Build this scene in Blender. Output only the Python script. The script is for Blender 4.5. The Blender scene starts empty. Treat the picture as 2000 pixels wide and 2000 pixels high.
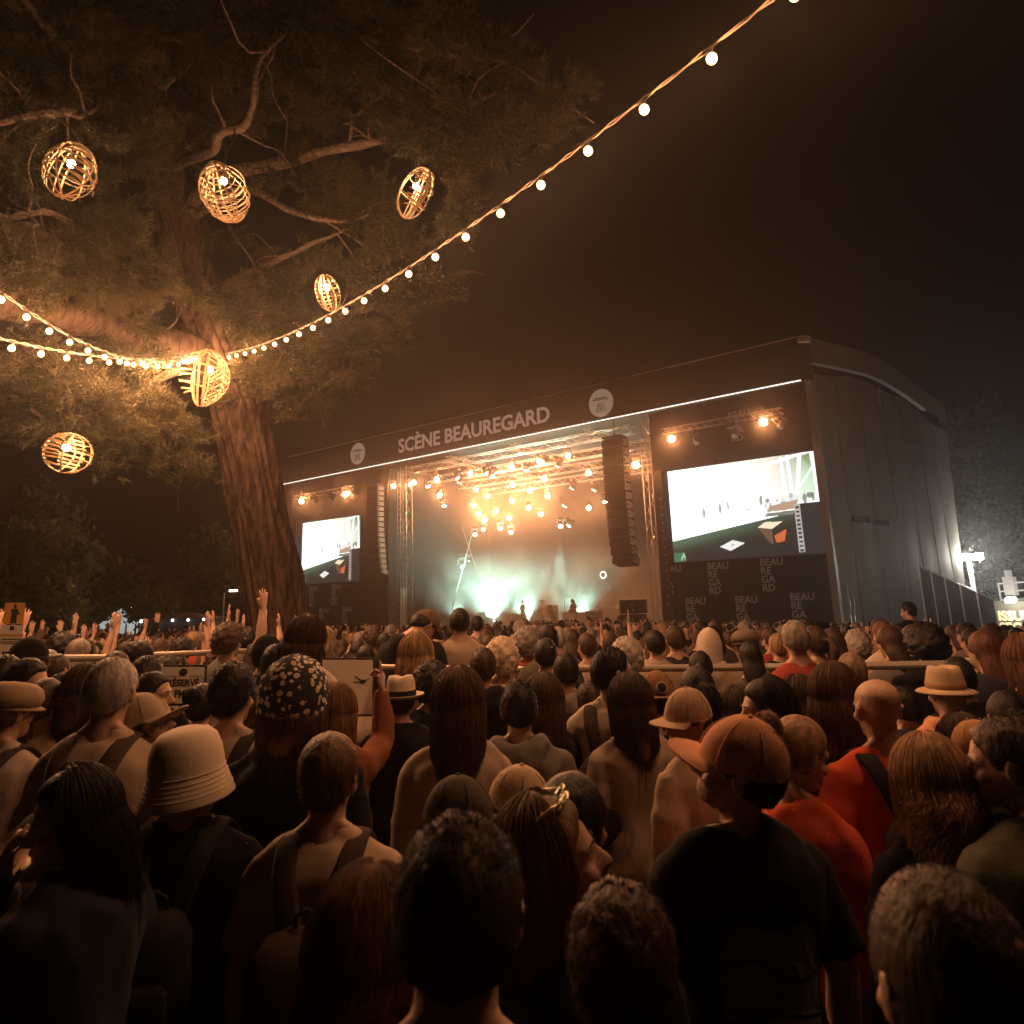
import bpy, math, random
import numpy as np
from mathutils import Matrix, Vector, noise as mnoise
PI = math.pi
random.seed(7); RNG = np.random.default_rng(11)
SC = bpy.context.scene
COL = SC.collection

# ------------------------------------------------------------------ camera
FOC, PX, PY = 1487.0, 1006.0, 819.0            # focal length and principal point in pixels of the 2000 px photograph
PITCH, ROLL = math.radians(13.28), math.radians(1.9)
CAM = np.array([0.0, 0.0, 2.0])
FWD = np.array([0, math.cos(PITCH), math.sin(PITCH)])
RGT = np.array([1.0, 0, 0]); UPV = np.array([0, -math.sin(PITCH), math.cos(PITCH)])
RC = math.cos(ROLL)*RGT - math.sin(ROLL)*UPV
UC = math.sin(ROLL)*RGT + math.cos(ROLL)*UPV
cd = bpy.data.cameras.new('camera'); cam = bpy.data.objects.new('camera', cd); COL.objects.link(cam)
cd.sensor_fit = 'HORIZONTAL'; cd.sensor_width = 36.0; cd.lens = FOC/2000*36.0
cd.shift_x = (1000-PX)/2000.0; cd.shift_y = (PY-1000)/2000.0
cd.dof.use_dof = True; cd.dof.focus_distance = 9.0; cd.dof.aperture_fstop = 5.6
cd.clip_start = 0.05; cd.clip_end = 600
M = Matrix.Identity(4)
for i in range(3):
    M[i][0] = RC[i]; M[i][1] = UC[i]; M[i][2] = -FWD[i]; M[i][3] = CAM[i]
cam.matrix_world = M
SC.camera = cam
# ------------------------------------------------------------------ world, view, sampling
SUN_EL, SUN_ROT = math.radians(2.0), math.radians(200)
W = bpy.data.worlds.new('World'); SC.world = W; W.use_nodes = True
wn = W.node_tree; bg = wn.nodes['Background']
sky = wn.nodes.new('ShaderNodeTexSky'); sky.sky_type = 'NISHITA'; sky.sun_disc = False
sky.sun_elevation = SUN_EL; sky.sun_rotation = SUN_ROT; sky.dust_density = 4
hs = wn.nodes.new('ShaderNodeMix'); hs.data_type = 'RGBA'; hs.blend_type = 'MULTIPLY'
hs.inputs['Factor'].default_value = 1.0; hs.inputs['B'].default_value = (1.0, .62, .42, 1)
wn.links.new(sky.outputs[0], hs.inputs['A']); wn.links.new(hs.outputs['Result'], bg.inputs[0])
bg.inputs[1].default_value = 0.0012            # deep night: only a trace of sky light is left
vs = SC.view_settings; vs.view_transform = 'Standard'; vs.look = 'None'; vs.gamma = 1; vs.exposure = 0.0
SC.render.engine = 'CYCLES'
cy = SC.cycles
cy.use_denoising = True; cy.denoiser = 'OPENIMAGEDENOISE'
cy.use_light_tree = True; cy.max_bounces = 3; cy.diffuse_bounces = 1; cy.glossy_bounces = 2
cy.transmission_bounces = 3; cy.volume_bounces = 0; cy.transparent_max_bounces = 6
cy.sample_clamp_indirect = 3.0; cy.sample_clamp_direct = 0.0; cy.caustics_reflective = False; cy.caustics_refractive = False
cy.volume_step_rate = 1.0; cy.volume_max_steps = 64
cy.light_sampling_threshold = 0.01; cy.use_adaptive_sampling = True; cy.adaptive_threshold = 0.02

# ------------------------------------------------------------------ pixel helpers (a pixel gives a direction; distance comes from ground, stage or size)
def ray(x, y):
    d = FOC*FWD + (x-PX)*RC - (y-PY)*UC
    return d/np.linalg.norm(d)
def at(x, y, d):
    r = ray(x, y); return CAM + r*d/math.hypot(r[0], r[1])
def proj(p):
    p = np.asarray(p, float)-CAM; z = p@FWD
    return PX+FOC*(p@RC)/z, PY-FOC*(p@UC)/z
def gz(x, y):
    return -0.025*min(max(0.0, y-5.0), 46.0)-.046*min(max(0.0, x-2.0), 16.0)+.012*min(max(0.0, -x-1.0), 12.0)

# ------------------------------------------------------------------ mesh helpers
def norm(v):
    v = np.asarray(v, float); n = np.linalg.norm(v); return v/n if n > 1e-9 else v
class MB:
    def __init__(s): s.v = []; s.f = []; s.n = 0
    def add(s, verts, faces):
        verts = np.asarray(verts, float); b = s.n
        s.v.append(verts); s.f.extend([tuple(i+b for i in f) for f in faces]); s.n += len(verts); return s
    def box(s, c, size, R=None):
        h = np.asarray(size, float)/2
        p = np.array([[x, y, z] for x in (-1, 1) for y in (-1, 1) for z in (-1, 1)])*h
        if R is not None: p = p@np.asarray(R, float).T
        return s.add(p+np.asarray(c, float), [(0,1,3,2),(4,6,7,5),(0,4,5,1),(2,3,7,6),(0,2,6,4),(1,5,7,3)])
    def bar(s, a, b, r, n=6, r2=None):
        return s.tube([a, b], [r, r if r2 is None else r2], n)
    def tube(s, pts, rads, n=8, flat=1.0, side=None, round_caps=False):
        pts = np.asarray(pts, float); m = len(pts)
        if np.isscalar(rads): rads = [rads]*m
        rads = list(rads)
        if round_caps:
            d0 = norm(pts[0]-pts[1]); d1 = norm(pts[-1]-pts[-2])
            P = [pts[0]+d0*rads[0]*.95, pts[0]+d0*rads[0]*.7]+list(pts)+[pts[-1]+d1*rads[-1]*.7, pts[-1]+d1*rads[-1]*.95]
            rads = [rads[0]*.3, rads[0]*.72]+rads+[rads[-1]*.72, rads[-1]*.3]; pts = np.array(P); m = len(pts)
        tg = np.gradient(pts, axis=0); tg = np.array([norm(t) for t in tg])
        if side is None:
            ref = np.array([0, 0, 1.0]) if abs(tg[0][2]) < .9 else np.array([1.0, 0, 0])
            u = norm(np.cross(tg[0], ref))
        else: u = norm(np.asarray(side, float)-tg[0]*np.dot(side, tg[0]))
        vs_ = []
        for i in range(m):
            u = norm(u-tg[i]*np.dot(u, tg[i])); w = np.cross(tg[i], u)
            a = np.arange(n)*2*PI/n
            vs_.append(pts[i]+rads[i]*(np.cos(a)[:, None]*u+flat*np.sin(a)[:, None]*w))
        fs = [(i*n+j, i*n+(j+1) % n, (i+1)*n+(j+1) % n, (i+1)*n+j) for i in range(m-1) for j in range(n)]
        fs += [tuple(range(n))[::-1], tuple((m-1)*n+j for j in range(n))]
        return s.add(np.concatenate(vs_), fs)
    def loft(s, rings, n=24, p=2.0):            # rings: (cx, cy, z, half width, half depth front, half depth back)
        a = np.arange(n)*2*PI/n; ca, sa = np.cos(a), np.sin(a)
        cx = np.sign(ca)*np.abs(ca)**(2/p); sy = np.sign(sa)*np.abs(sa)**(2/p)
        vs_ = []
        for (x, y, z, w, df, db) in rings:
            dep = np.where(sy >= 0, df, db)
            vs_.append(np.stack([x+w*cx, y+dep*sy, np.full(n, z)], 1))
        m = len(rings)
        fs = [(i*n+j, i*n+(j+1) % n, (i+1)*n+(j+1) % n, (i+1)*n+j) for i in range(m-1) for j in range(n)]
        fs += [tuple(range(n))[::-1], tuple((m-1)*n+j for j in range(n))]
        return s.add(np.concatenate(vs_), fs)
    def ball(s, c, r, nu=12, nv=8, R=None):
        r = np.asarray(r if not np.isscalar(r) else (r, r, r), float)
        vs_ = [(0, 0, 1)]
        for i in range(1, nv):
            t = PI*i/nv
            for j in range(nu):
                vs_.append((math.sin(t)*math.cos(2*PI*j/nu), math.sin(t)*math.sin(2*PI*j/nu), math.cos(t)))
        vs_.append((0, 0, -1)); p = np.array(vs_)*r
        if R is not None: p = p@np.asarray(R, float).T
        fs = [(0, 1+j, 1+(j+1) % nu) for j in range(nu)]
        for i in range(nv-2):
            for j in range(nu):
                a = 1+i*nu+j; b = 1+i*nu+(j+1) % nu; fs.append((a, a+nu, b+nu, b))
        L = len(vs_)-1; k = 1+(nv-2)*nu
        fs += [(L, k+(j+1) % nu, k+j) for j in range(nu)]
        return s.add(p+np.asarray(c, float), fs)
    def lathe(s, prof, n=24, c=(0, 0, 0), R=None, sx=1, sy=1):
        a = np.arange(n)*2*PI/n
        p = np.concatenate([np.stack([r*np.cos(a)*sx, r*np.sin(a)*sy, np.full(n, z)], 1) for r, z in prof])
        if R is not None: p = p@np.asarray(R, float).T
        m = len(prof)
        fs = [(i*n+j, i*n+(j+1) % n, (i+1)*n+(j+1) % n, (i+1)*n+j) for i in range(m-1) for j in range(n)]
        fs += [tuple(range(n))[::-1], tuple((m-1)*n+j for j in range(n))]
        return s.add(p+np.asarray(c, float), fs)
    def grid(s, fn, nu, nv):                    # fn(a, b) -> point, a, b in 0..1
        p = [fn(i/nu, j/nv) for j in range(nv+1) for i in range(nu+1)]; k = nu+1
        return s.add(p, [(j*k+i, j*k+i+1, (j+1)*k+i+1, (j+1)*k+i) for j in range(nv) for i in range(nu)])
    def mesh(s, name, org=(0, 0, 0)):
        me = bpy.data.meshes.new(name)
        v = np.concatenate(s.v)-np.asarray(org, float)
        me.from_pydata(v.tolist(), [], s.f); return me
    def build(s, name, mat, parent=None, org=None, smooth=False):
        if org is None: org = ORG.get(parent.name, (0, 0, 0)) if parent is not None else (0, 0, 0)
        return obj(name, s.mesh(name, org), mat, parent, smooth, org)
ORG = {}
def obj(name, me, mat=None, parent=None, smooth=False, org=(0, 0, 0)):
    if mat is not None and len(me.materials) == 0: me.materials.append(mat)
    if smooth: me.shade_smooth()
    o = bpy.data.objects.new(name, me); COL.objects.link(o)
    if parent is not None: o.parent = parent; ORG[o.name] = org
    else:
        o.location = org; ORG[o.name] = tuple(org)
    return o
def tag(o, label=None, cat=None, group=None, kind=None):
    if label: o['label'] = label
    if cat: o['category'] = cat
    if group: o['group'] = group
    if kind: o['kind'] = kind
    return o
def thing(name, label, cat, loc=(0, 0, 0), group=None):
    o = bpy.data.objects.new(name, None); COL.objects.link(o); o.empty_display_size = .1
    o.location = tuple(float(c) for c in loc); ORG[o.name] = tuple(loc)
    return tag(o, label, cat, group)
def copy_tree(o, parent=None):
    c = o.copy(); COL.objects.link(c)
    if parent is not None: c.parent = parent
    for ch in list(KIDS.get(o.name, [])): copy_tree(ch, c)
    return c
KIDS = {}
def reg_kids():
    KIDS.clear()
    for o in bpy.data.objects:
        if o.parent: KIDS.setdefault(o.parent.name, []).append(o)
def rot_to(d, up=(0, 0, 1)):                    # 3x3 whose +Y axis points along d
    y = norm(d); x = norm(np.cross(y, up)); z = np.cross(x, y)
    return np.stack([x, y, z], 1)
def rz(a): c, s = math.cos(a), math.sin(a); return np.array([[c, -s, 0], [s, c, 0], [0, 0, 1.0]])
def rx(a): c, s = math.cos(a), math.sin(a); return np.array([[1.0, 0, 0], [0, c, -s], [0, s, c]])
def ry(a): c, s = math.cos(a), math.sin(a); return np.array([[c, 0, s], [0, 1.0, 0], [-s, 0, c]])

# ------------------------------------------------------------------ materials
def mat(name, col, rough=.8, metal=0.0, bump=0.0, bscale=40.0, var=0.0, vscale=6.0, sheen=0.0, spec=.4, stretch=None, emit=None, estr=0.0):
    m = bpy.data.materials.new(name); m.use_nodes = True; nt = m.node_tree
    b = nt.nodes['Principled BSDF']
    b.inputs['Base Color'].default_value = (*col, 1); b.inputs['Roughness'].default_value = rough
    b.inputs['Metallic'].default_value = metal; b.inputs['Specular IOR Level'].default_value = spec
    if sheen: b.inputs['Sheen Weight'].default_value = sheen
    if emit is not None:
        b.inputs['Emission Color'].default_value = (*emit, 1); b.inputs['Emission Strength'].default_value = estr
    if bump or var:
        tc = nt.nodes.new('ShaderNodeTexCoord'); src = tc.outputs['Object']
        if stretch:
            mp = nt.nodes.new('ShaderNodeMapping'); mp.inputs['Scale'].default_value = stretch
            nt.links.new(src, mp.inputs[0]); src = mp.outputs[0]
    if var:
        n = nt.nodes.new('ShaderNodeTexNoise'); n.inputs['Scale'].default_value = vscale; n.inputs['Detail'].default_value = 5
        nt.links.new(src, n.inputs['Vector'])
        r = nt.nodes.new('ShaderNodeValToRGB'); nt.links.new(n.outputs[0], r.inputs[0])
        c = np.array(col)
        r.color_ramp.elements[0].position = .3; r.color_ramp.elements[1].position = .7
        r.color_ramp.elements[0].color = (*(c*(1-var)), 1); r.color_ramp.elements[1].color = (*np.minimum(1, c*(1+var)), 1)
        nt.links.new(r.outputs[0], b.inputs['Base Color'])
    if bump:
        n2 = nt.nodes.new('ShaderNodeTexNoise'); n2.inputs['Scale'].default_value = bscale; n2.inputs['Detail'].default_value = 6
        nt.links.new(src, n2.inputs['Vector'])
        bp = nt.nodes.new('ShaderNodeBump'); bp.inputs['Strength'].default_value = bump; bp.inputs['Distance'].default_value = .02
        nt.links.new(n2.outputs[0], bp.inputs['Height']); nt.links.new(bp.outputs[0], b.inputs['Normal'])
    return m
def emit_mat(name, col, s):
    m = bpy.data.materials.new(name); m.use_nodes = True; nt = m.node_tree
    nt.nodes.remove(nt.nodes['Principled BSDF'])
    e = nt.nodes.new('ShaderNodeEmission'); e.inputs[0].default_value = (*col, 1); e.inputs[1].default_value = s
    nt.links.new(e.outputs[0], nt.nodes['Material Output'].inputs[0]); return m
MT = {}
def cloth(col, key=None):
    k = ('cloth',)+tuple(round(c, 3) for c in col); mn = sum(col)/3; w_ = .30 if col[0] < 3.2*col[2] else .05
    col = tuple(c*(1-w_)+mn*w_ for c in col)
    if k not in MT: MT[k] = mat('fabric', col, .92, bump=.12, bscale=160, var=.10, vscale=5, sheen=.05, spec=.1)
    return MT[k]
def hairmat(col):
    k = ('hair',)+tuple(round(c, 3) for c in col)
    if k not in MT: MT[k] = mat('hair', col, .55, bump=.35, bscale=70, var=.4, vscale=30, spec=.3, stretch=(1, 1, .2))
    return MT[k]
BLACKMETAL = mat('black_metal', (.02, .02, .02), .5, .3)
ALU = mat('aluminium', (.55, .54, .52), .35, .9)
PLASTIC = mat('dark_plastic', (.03, .03, .03), .5)
WHITE = mat('white_paint', (.75, .74, .7), .5)
# ------------------------------------------------------------------ ground and the lay of the stage
HAZE_DENSITY = .0012
GR = mat('trodden_grass', (.045, .042, .028), .95, bump=.8, bscale=3, var=.45, vscale=1.3)
mb = MB()
def gfn(a, b):
    x = -190+380*a; y = -60+300*b
    return (x, y, gz(x, y)+.03*mnoise.noise(Vector((x*.3, y*.3, 0))))
mb.grid(gfn, 150, 120); g = mb.build('ground', GR); tag(g, kind='structure')

AZ = math.atan2(*ray(1642, 1230)[:2]); P0 = 40.0*np.array([math.sin(AZ), math.cos(AZ), 0])
V1 = ray(-872, 1224).copy(); V1[2] = 0; V1 = norm(V1); V2 = np.array([V1[1], -V1[0], 0])
Z1 = np.array([0, 0, 1.0])
def S(u, v, z): return P0+u*V1+v*V2+z*Z1
RS = np.stack([-V1, V2, Z1], 1)                 # local x: towards the low-u end, local y: into the stage
def onv(x, y, v):                               # where a pixel's ray meets the plane v metres behind the stage front
    r = ray(x, y); t = ((P0+V2*v-CAM)@V2)/(r@V2); return CAM+r*t
def uz(x, y, v=0.0):
    q = onv(x, y, v); return (q-P0)@V1, q[2]
def sbox(m, u0, u1, v0, v1, z0, z1):
    return m.box(S((u0+u1)/2, (v0+v1)/2, (z0+z1)/2), (abs(u1-u0), abs(v1-v0), abs(z1-z0)), RS)
def text_obj(s, size, matl, org_pt, parent, thick=.01, bold=0.0, width=None, align='LEFT', R=None, name='lettering', spacing=1.0):
    cu = bpy.data.curves.new('t', 'FONT'); cu.body = s; cu.size = size; cu.extrude = thick; cu.offset = bold; cu.space_character = spacing
    cu.align_x = align; cu.resolution_u = 3
    to = bpy.data.objects.new('t', cu); COL.objects.link(to)
    bpy.context.view_layer.update()
    me = bpy.data.meshes.new_from_object(to.evaluated_get(bpy.context.evaluated_depsgraph_get()))
    bpy.data.objects.remove(to); bpy.data.curves.remove(cu)
    n = len(me.vertices); v = np.zeros(n*3); me.vertices.foreach_get('co', v); v = v.reshape(-1, 3)
    if width:
        k = width/(v[:, 0].max()-v[:, 0].min()); v[:, 0] *= k
    w = np.stack([v[:, 0], -v[:, 2], v[:, 1]], 1)@(RS if R is None else R).T + np.asarray(org_pt) - np.asarray(ORG.get(parent.name, (0, 0, 0)))
    me.vertices.foreach_set('co', w.ravel()); me.update()
    me.materials.clear()
    return obj(name, me, matl, parent, org=ORG.get(parent.name, (0, 0, 0)))
ZG = gz(30, 60)-.3
VINYL = mat('dark_vinyl', (.028, .024, .022), .75, bump=.15, bscale=2)
SCRIM = mat('black_scrim', (.018, .017, .017), .9, bump=.3, bscale=1.2)
TARP = mat('grey_tarpaulin', (.30, .28, .25), .7, bump=.35, bscale=.8, var=.12, vscale=.5)
TARPL = mat('pale_tarpaulin', (.42, .39, .35), .7, bump=.2, bscale=.8)
LET = mat('printed_lettering', (.62, .58, .54), .8, emit=(1, .72, .52), estr=.17)  # emission stands in for stage light shining through the letters
LET2 = mat('grey_print', (.26, .245, .23), .85, emit=(1, .82, .66), estr=.022)  # slight emission stands in for light falling on this print
GREYINK = mat('dark_print', (.1, .09, .08), .8)
WOODDECK = mat('stage_floor', (.04, .04, .042), .5)
stage = thing('festival_stage', 'wide covered festival stage with dark lettered fascia and grey tarpaulin side', 'stage', S(22, 6, ZG))
LW = 44.5
mb = MB(); sbox(mb, 9.6, 33.5, .3, 13.5, ZG-.1, .1); mb.build('deck', WOODDECK, stage)
mb = MB(); sbox(mb, 9.6, 33.5, 13.5, 13.7, ZG, 12.6); mb.build('rear_drape', SCRIM, stage)
for u in (9.45, 33.45):
    mb = MB(); sbox(mb, u, u+.15, 1.6, 13.5, ZG, 12.4); mb.build('side_drape', SCRIM, stage)
# fascia with its lettering
mb = MB(); sbox(mb, -.2, LW+.2, -.3, -.02, 12.27, 14.55); fas = mb.build('fascia', VINYL, stage)
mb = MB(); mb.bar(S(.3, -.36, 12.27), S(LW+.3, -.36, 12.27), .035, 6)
mb.build('edge_glint', emit_mat('edge_glint_glow', (1, .9, .8), 1.6), fas)  # tube made to glow in place of the stage light it reflects
mb = MB(); mb.bar(S(-.2, -.3, 14.58), S(LW, -.3, 14.58), .03, 6); mb.build('edge_tube', mat('dull_alu', (.5, .42, .36), .5, .3), fas)
u0, zb = uz(778, 886, -.31); u1, _ = uz(1074, 830, -.31)
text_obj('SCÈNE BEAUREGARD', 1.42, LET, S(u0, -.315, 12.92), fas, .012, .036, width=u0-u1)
for (cx, cyy) in ((699, 886), (1174, 787)):
    uu, zz = uz(cx, cyy, -.31); c = S(uu, -.33, zz)
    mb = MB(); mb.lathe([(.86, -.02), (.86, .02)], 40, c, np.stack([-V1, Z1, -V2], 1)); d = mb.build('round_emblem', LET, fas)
    for dz, w, h in ((.3, .9, .06), (.2, 1.15, .05)):
        mb = MB(); mb.box(S(uu, -.362, zz+dz), (w, .01, h), RS@ry(.06)); mb.build('emblem_line', GREYINK, d)
    mb = MB()
    for k in range(9):                          # the little line drawing under the emblem's words
        a = -.35+.09*k; mb.bar(S(uu+a, -.362, zz-.55), S(uu+a*.6+.05*math.sin(k*2.1), -.362, zz+.02-.06*(k % 3)), .012, 4)
    mb.build('emblem_drawing', GREYINK, d)
# roof, right side band, side wall in panels
def rtop(v): return 14.5+.55*math.sin(min(1, v/13.0)*PI*.62)*1.0-max(0, v-6.5)**1.5*.052
T10 = math.tan(math.radians(10))
mb = MB()
mb.grid(lambda a, b: S(-T10*17*b*(1-a)+LW*a, 17*b, rtop(17*b)), 8, 20)
mb.build('roof', mat('roof_sheet', (.10, .09, .08), .8), stage)
DS = norm(V2-V1*T10); NS = np.array([DS[1], -DS[0], 0]); WL = 17/math.cos(math.radians(10))
def SW(s, z, o=0.0): return P0+DS*s+NS*o+z*Z1    # along the side wall
mb = MB(); mb.grid(lambda a, b: SW(a*WL, rtop(a*17)-1.32*b+.05, .12+.012*math.sin(a*9)), 30, 4); mb.build('roof_edge_band', TARPL, stage)
mb = MB(); mb.grid(lambda a, b: SW(.5+a*(WL-1), rtop(.5+a*16)-1.3-.75*b, -.15), 20, 2); mb.build('gap_netting', SCRIM, stage)
edges = [0.15, 2.35, 5.3, 7.9, 10.4, 12.6, 14.6, WL]
for i in range(7):
    a0, a1 = edges[i]+.02, edges[i+1]-.02; lean = 1.6 if i == 6 else 0
    off = .012*(i % 2)+.01*math.sin(i*3.1)
    def pf(a, b, a0=a0, a1=a1, off=off, lean=lean, i=i):
        s = a0+(a1-a0)*a; zt = rtop(s*.985)-1.72-.12*math.sin(i*2.3+a*3)
        z = ZG+(zt-ZG)*b; s -= lean*a*(1-b)
        return SW(s, z, off+.015*math.sin(a*PI)+.008*mnoise.noise(Vector((s*.9, z*.25, i))))
    mb = MB(); mb.grid(pf, 8, 24); p = mb.build('tarpaulin_panel', TARP, stage, smooth=True)
    mb = MB(); mb.tube([pf(0, k/12) + NS*.02 for k in range(13)], .014, 5); mb.build('panel_seam', mat('seam', (.12, .11, .1), .8), p)
for px0 in (1668, 1706):
    a = ray(px0, 1011 if px0 == 1668 else 1018); t = ((P0+NS*.2-CAM)@NS)/(a@NS); q = CAM+a*t
    s0 = (q-P0)@DS; mb = MB(); mb.box(SW(s0+.85, q[2]-.05, .17), (1.75, .12, .28), np.stack([DS, -NS, Z1], 1)); mb.build('vent_slit', SCRIM, stage)  # raised black block stands in for the shade inside a slot
mb = MB(); mb.box(SW(.02, 5.9, -.02), (.34, .36, 14.1), RS); mb.build('corner_post', mat('grey_post', (.3, .28, .26), .6), stage)
for s_ in (.6, 1.0):                            # twinkling cables lashed to the corner
    mb = MB(); mb.tube([SW(s_+.08*math.sin(k*1.7), ZG+.5+k*.35, .3) for k in range(12)], .018, 5); mb.build('lashing_cable', ALU, stage)
mb = MB(); mb.box(S(-.15, -.5, 14.3), (.55, .35, .3), RS@ry(.2)); mb.build('corner_lamp_box', mat('pale_box', (.6, .58, .55), .5), stage)
# black scrims of the two wings with the stacked word
for (ua, ub) in ((.15, 9.45), (33.6, LW)):
    mb = MB(); mb.grid(lambda a, b: S(ua+(ub-ua)*a, .35+.05*math.sin(a*24+3*b), ZG+(12.3-ZG)*b), 26, 10)
    sc = mb.build('wing_scrim', SCRIM, stage, smooth=True)
    mb = MB(); mb.grid(lambda a, b: S(ua+(ub-ua)*a, .9, ZG+(12.3-ZG)*b), 2, 2); mb.build('wing_backing', SCRIM, stage)
    rows = ((6.0, 3.62), (3.1, 3.66), (8.75, 3.6)), ((7.45, 1.85), (4.62, 1.85), (1.75, 1.92), (10.0, 1.8))
    base = 0 if ua < 10 else 34.9
    for row in rows:
        for (uu, zt) in row:
            for k, wd in enumerate(('BEAU', 'RE', 'GA', 'RD')):
                if ua < uu+base < ub-.6:
                    text_obj(wd, .5, LET2, S(uu+base+.55, .22, zt-.42-.42*k), sc, .006, .012)
text_obj('BEAU', .5, LET2, S(4.55, .22, 11.1), stage, .006, .012); text_obj('RE', .5, LET2, S(4.55, .22, 10.68), stage, .006, .012)
text_obj('GA', .5, LET2, S(4.5, .22, 10.26), stage, .006, .012); text_obj('RD', .5, LET2, S(4.5, .22, 9.84), stage, .006, .012)

# ------------------------------------------------------------------ trusses
def truss(label, a, b, w=.45, rc=.03, group='aluminium trusses of the stage', mt=None, n=None):
    a, b = np.asarray(a, float), np.asarray(b, float); L = np.linalg.norm(b-a); d = (b-a)/L
    x = norm(np.cross(d, Z1)) if abs(d[2]) < .9 else -V1
    y = np.cross(d, x); mt = mt or ALU
    t = thing('truss_tower' if abs(d[2]) > .9 else 'lighting_truss', label, 'truss', a, group)
    cs = [(x*sx+y*sy)*w/2 for sx, sy in ((-1, -1), (1, -1), (1, 1), (-1, 1))]
    for c in cs:
        m = MB(); m.bar(a+c, b+c, rc, 5); m.build('chord', mt, t)
    n = n or max(3, int(L/(w*1.5)))
    for q in range(4):
        m = MB(); c0, c1 = cs[q], cs[(q+1) % 4]
        for k in range(n):
            p, r = a+d*L*k/n, a+d*L*(k+1)/n
            m.bar(p+(c0 if k % 2 else c1), r+(c1 if k % 2 else c0), rc*.55, 4)
        m.build('bracing', mt, t)
    return t
truss('lattice tower holding the roof beside the pale line array', S(31.0, 1.2, ZG), S(31.0, 1.2, 12.2), .62)
truss('lattice tower behind the dark hanging speaker column', S(10.2, 1.4, ZG), S(10.2, 1.4, 12.2), .62)
truss('slim lattice post at the edge of the small far screen', S(42.6, -.15, ZG), S(42.6, -.15, 9.0), .3, .02)
truss('slim lattice post between drape and line array', S(32.1, 1.6, ZG), S(32.1, 1.6, 12.0), .3, .02)
q = onv(788, 1082, 9.5); q2 = onv(915, 1090, 9.5)
truss('low horizontal truss carrying four unlit moving heads', q, q2, .5, .028)
for xx in (868, 885):
    q = onv(xx, 1100, 11.5); truss('lattice mast at the back of the stage in the haze', np.array([q[0], q[1], .1]), np.array([q[0], q[1], 9.0]), .5, .03)
for (x0, y0, x1, y1) in ((784, 975, 854, 1206), (834, 992, 785, 1146), (901, 1026, 942, 1146), (921, 1046, 882, 1192)):
    a, b = onv(x0, y0, 8.0), onv(x1, y1, 8.0)
    m = MB(); m.tube([a, (a+b)/2, b], .035, 5); o = m.build('bracing_cable', ALU, None, org=tuple(b))
    tag(o, 'taut diagonal steel cable crossing the dark side of the stage', 'cable', 'diagonal bracing cables')
# the roof grid above the lights: cross trusses
for v_, z_ in ((1.2, 11.75), (4.2, 11.4), (7.2, 11.2), (10.2, 10.9)):
    truss('%s horizontal truss of the lighting grid under the stage roof' % {1.2: 'frontmost', 4.2: 'second', 7.2: 'third', 10.2: 'rearmost'}[v_], S(11, v_, z_), S(31, v_, z_), .5, .03, 'trusses of the lighting grid')
for u_ in (14, 20, 26):
    truss('cross truss of the lighting grid running back, %s' % {14: 'beside the dark speaker column', 20: 'over the middle of the stage', 26: 'towards the small screen'}[u_], S(u_, .6, 11.98), S(u_, 11, 11.5), .4, .025, 'cross trusses of the lighting grid')
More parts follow.
